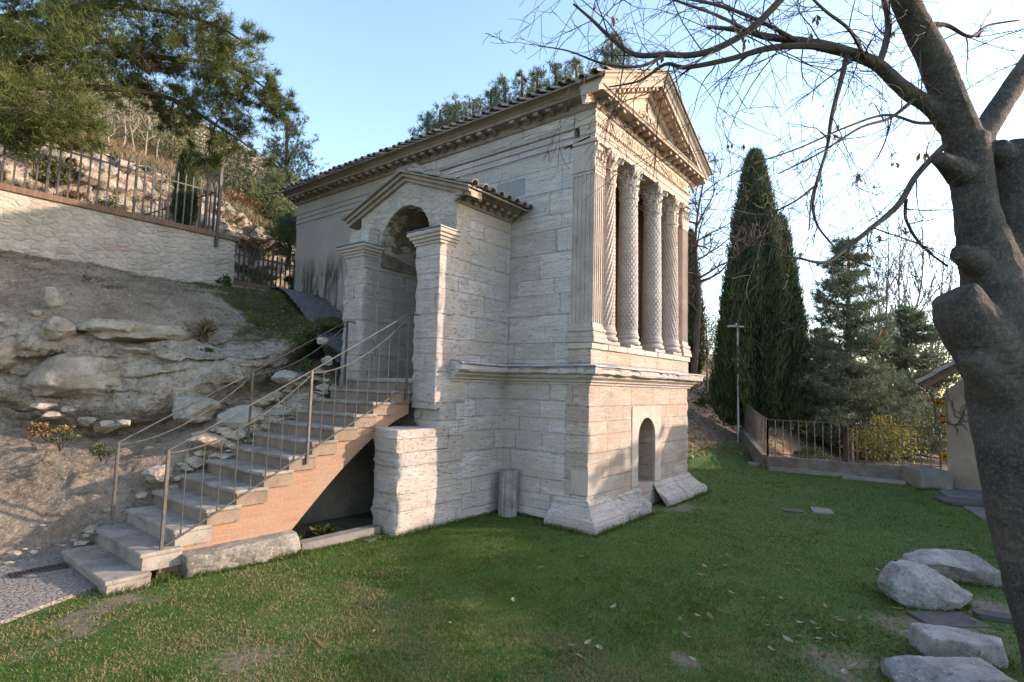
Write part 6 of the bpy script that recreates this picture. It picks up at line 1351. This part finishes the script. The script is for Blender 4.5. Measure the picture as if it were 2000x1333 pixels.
# ------------------------------------------------------------------ unseen evergreen screen added outside the frame at the right to shade the lawn
rng = np.random.default_rng(88)
def hp(s, t): return np.array([.69*s+.72*t, -.72*s+.69*t])
HG = thing('hedge', 'unseen evergreen screen added out of frame at the right to shade the lawn', 'hedge', (*hp(15, -4), GZ)); b = MB()
n = 30; V = []
for i in range(n):
    t = -12.5+14.5*i/(n-1); hh = 5.15+.22*math.sin(t*2.1)+.25*rng.normal()*.5
    for ds, z in ((-.7, GZ-.1), (-.55, GZ+hh-.3), (0, GZ+hh), (.55, GZ+hh-.3), (.7, GZ-.1)): p = hp(15+ds, t); V.append((p[0], p[1], z))
F = [(i*5+k, (i+1)*5+k, (i+1)*5+k+1, i*5+k+1) for i in range(n-1) for k in range(4)]+[(0, 1, 2, 3, 4), tuple((n-1)*5+k for k in (4, 3, 2, 1, 0))]
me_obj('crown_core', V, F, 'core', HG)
m = 9000; t = rng.uniform(-12.6, 2.1, m); a = rng.uniform(0, math.pi, m); pz = GZ+rng.uniform(.1, 1, m)*5.2; P = np.stack([hp(15, 0)[0]+.72*t, hp(15, 0)[1]+.69*t, pz], 1)+(rng.choice([-1, 1], m)*.72)[:, None]*np.array([.69, -.72, 0]); top_ = rng.random(m) < .3; P[top_, 2] = GZ+5.15
leafobj('foliage', leaves_mesh(P, rng.normal(size=P.shape)+np.array([0, 0, .6]), .22*(.5+rng.random(m)), np.full(m, .09), rng, False), 'leaf_green', HG, rng)

# ------------------------------------------------------------------ lawn
rng = np.random.default_rng(99); n = 620000
th = CAMP['yaw']+rng.uniform(-.95, .95, n); r = np.exp(rng.uniform(math.log(2.6), math.log(26), n)); X = CPOS[0]+np.sin(th)*r; Y = CPOS[1]+np.cos(th)*r
P = np.stack([X, Y, np.zeros(n)], 1); bare = bare_lit_mask(P)
keep = rng.random(n) > np.clip((bare-.18)*1.9, 0, .97)
keep &= ~((X > -.32) & (X < 4.75) & (Y > -.30) & (Y < 12)) & ~((X > -2.5) & (X < 0) & (Y > 1.76)) & ~((X > -5.9) & (X < -1.4) & (Y > np.where(X < -5.3, 2.24, 2.12))) & ~((X < -5.75) & (Y > 2.02+(X+6.68)*.46))
keep &= (gheight(X, Y) < GZ+.9) & ~((X > 10.1+.12*np.abs(Y)) & (Y < .2+.38*(X-10))) & ~((X > 9.3) & (Y < -4.3))
for q in pv: pass
hx = np.array([q[0] for q in pv]); keep &= ~((X > 8.4) & (Y < -4.25)) & (Y < np.maximum(3.4+.25*X, 2.6))
P = P[keep]; bare = bare[keep]; r = r[keep]; n = len(P); P[:, 2] = gheight(P[:, 0], P[:, 1])+.018*fbm(np.stack([P[:, 0], P[:, 1], 0*P[:, 0]], 1)*1.4, 201, 4)-.004
clump = fbm(P*np.array([3.5, 3.5, 0])+1, 701, 3); pat = 1.25*fbm(P*np.array([1.1, 1.1, 0])+9, 702, 5, .7)
hgt = (.026+.030*np.clip(clump+.2, 0, 1)**1.5)*(1+.012*r)*(.6+.7*rng.random(n)); wd = .0045+.00075*r
D = np.array([0, 0, 1.])+.75*rng.normal(size=(n, 3))*np.array([1, 1, .3])
dry_sun_p = np.clip(.05+.5*np.clip(bare-.08, 0, 1)+(.42+1.3*np.clip(fbm(P*np.array([2.2, 2.2, 0])+3, 705, 4, .65), -.3, .6))*sstep(-2.4, -4.6, P[:, 0]+.25*P[:, 1])+.5*np.clip(fbm(P*np.array([1.6, 1.6, 0])+5, 704, 4, .65)-.22, 0, 1), 0, .85)  # dry blades, thickened at the left to paint in the warm sunlit lawn
tone = np.clip(.40+.45*pat+.16*rng.normal(size=n), 0, .85); tone = np.where(rng.random(n) < dry_sun_p, .95, tone)
segs = [((-.36, -.36), (1.9, -.36), 1), ((2.5, -.36), (4.76, -.36), 1), ((-.36, -.36), (-.36, .64), 1), ((-.02, .66), (-.02, 1.74), 1.2), ((-2.5, 1.73), (0, 1.73), 1.), ((-2.52, 1.74), (-2.52, 2.3), 1), ((-3.8, 1.98), (-2.5, 1.98), 1.3), (tuple(c0[:2]+np.array([.05, -.47])), tuple(c1[:2]+np.array([.05, -.47])), 1.3), ((-5.9, 2.12), (-5.2, 2.2), 1.2), ((9.62, -.4), (10.2, -4.2), .8), ((8.9, -3.9), (9.4, -4.4), .8)]
EP = []; EH = []
for a_, b_, f_ in segs:
    L_ = math.dist(a_, b_); m = int(L_*650*f_); t = rng.random(m)[:, None]; x = np.array(a_)*(1-t)+np.array(b_)*t+rng.normal(size=(m, 2))*.035; EP.append(x); EH.append(.045+.06*np.clip(fbm(np.c_[x*2.5, 0*x[:, 0]], 710, 3)+.25, 0, 1))
for o_ in [o_ for o_ in bpy.data.objects if o_.name.startswith('carved_stone')]:
    v_ = np.array([v.co[:] for v in o_.data.vertices]); z_ = v_[:, 2] < GZ+.10; v_ = v_[z_]; sl_ = rng.choice(len(v_), 900); EP.append(v_[sl_, :2]+rng.normal(size=(900, 2))*.03); EH.append(np.full(900, .05)+.03*rng.random(900))
EP = np.concatenate(EP); EH = np.concatenate(EH); m = len(EP); EP = np.c_[EP, np.full(m, GZ-.005)]
P = np.concatenate([P, EP]); D = np.concatenate([D, np.array([0, 0, 1.])+.55*rng.normal(size=(m, 3))*np.array([1, 1, .2])]); hgt = np.concatenate([hgt, EH*(.5+.9*rng.random(m))]); wd = np.concatenate([wd, np.full(m, .009)]); tone = np.concatenate([tone, np.where(rng.random(m) < .12, .95, np.clip(.3+.3*rng.normal(size=m), 0, .85))])
stuff(leafobj('lawn_grass', leaves_mesh(P, D, hgt, wd, rng), 'grass', None, rng, tone), 'short green lawn grass round the temple', 'grass')
# fallen leaves
def leaf_me(seed):
    r = np.random.default_rng(seed); V = []; nu, nv = 7, 5; L, Wd = .085, .045; curl = r.uniform(.3, 1.2)*r.choice([-1, 1]); fold = r.uniform(.2, .9)
    for i in range(nu):
        t = i/(nu-1)
        for j in range(nv):
            s = j/(nv-1)*2-1; w = Wd*.5*math.sin(math.pi*min(1, t*.95+.03))**.8; V.append((L*(t-.5), s*w, .004+curl*.02*(2*t-1)**2*np.sign(curl)+abs(s)*w*fold))
    o = me_obj('fallen_leaf', V, grid_faces(nu, nv), 'leaf_fallen', None, True, rnd=np.full(nu*nv, r.choice([.1, .4, .7, .95]))); return o
LV = [leaf_me(s) for s in range(8)]; first = set()
spots = [(1240, 1068), (1530, 1012), (1186, 1115), (1420, 1090), (1390, 1115), (1412, 1112), (1370, 1130), (1540, 1107), (1490, 1175), (1522, 1175), (1385, 1212), (1338, 1248), (1355, 1222), (1328, 1220), (1500, 1232), (1505, 1278), (1590, 1225), (1640, 1214), (1678, 1214), (1720, 1225), (1755, 1200), (1600, 1256), (1610, 1262), (1538, 1260), (1560, 1250), (1600, 1235), (1595, 1287), (1710, 1270), (1750, 1283), (1630, 1252), (1320, 1295), (1350, 1298), (1120, 1270), (878, 1225), (772, 1203), (680, 1240), (745, 1130), (728, 1245), (520, 1088), (1650, 1325), (1450, 1330), (1668, 1310), (1500, 1200), (1690, 1010), (1620, 985), (1000, 1180), (1440, 1060), (1900, 1220), (1780, 1060), (1380, 1033)]
rng = np.random.default_rng(123)
while len(spots) < 80:
    s = (rng.uniform(950, 1780), rng.uniform(1040, 1333)); spots.append(s)
for k, (u, v) in enumerate(spots):
    p = on(u, v, 'z', GZ); src = LV[k % 8]
    if k < 8: o = src
    else: o = src.copy(); COL.objects.link(o)
    o.location = (p[0], p[1], GZ+.030); o.rotation_euler = (rng.normal()*.25, rng.normal()*.25, rng.uniform(0, 6.28)); s = rng.uniform(.7, 1.25); o.scale = (s, s, s); tag(o, 'dry curled brown leaf fallen on the green lawn', 'leaf', 'fallen leaves on the lawn')
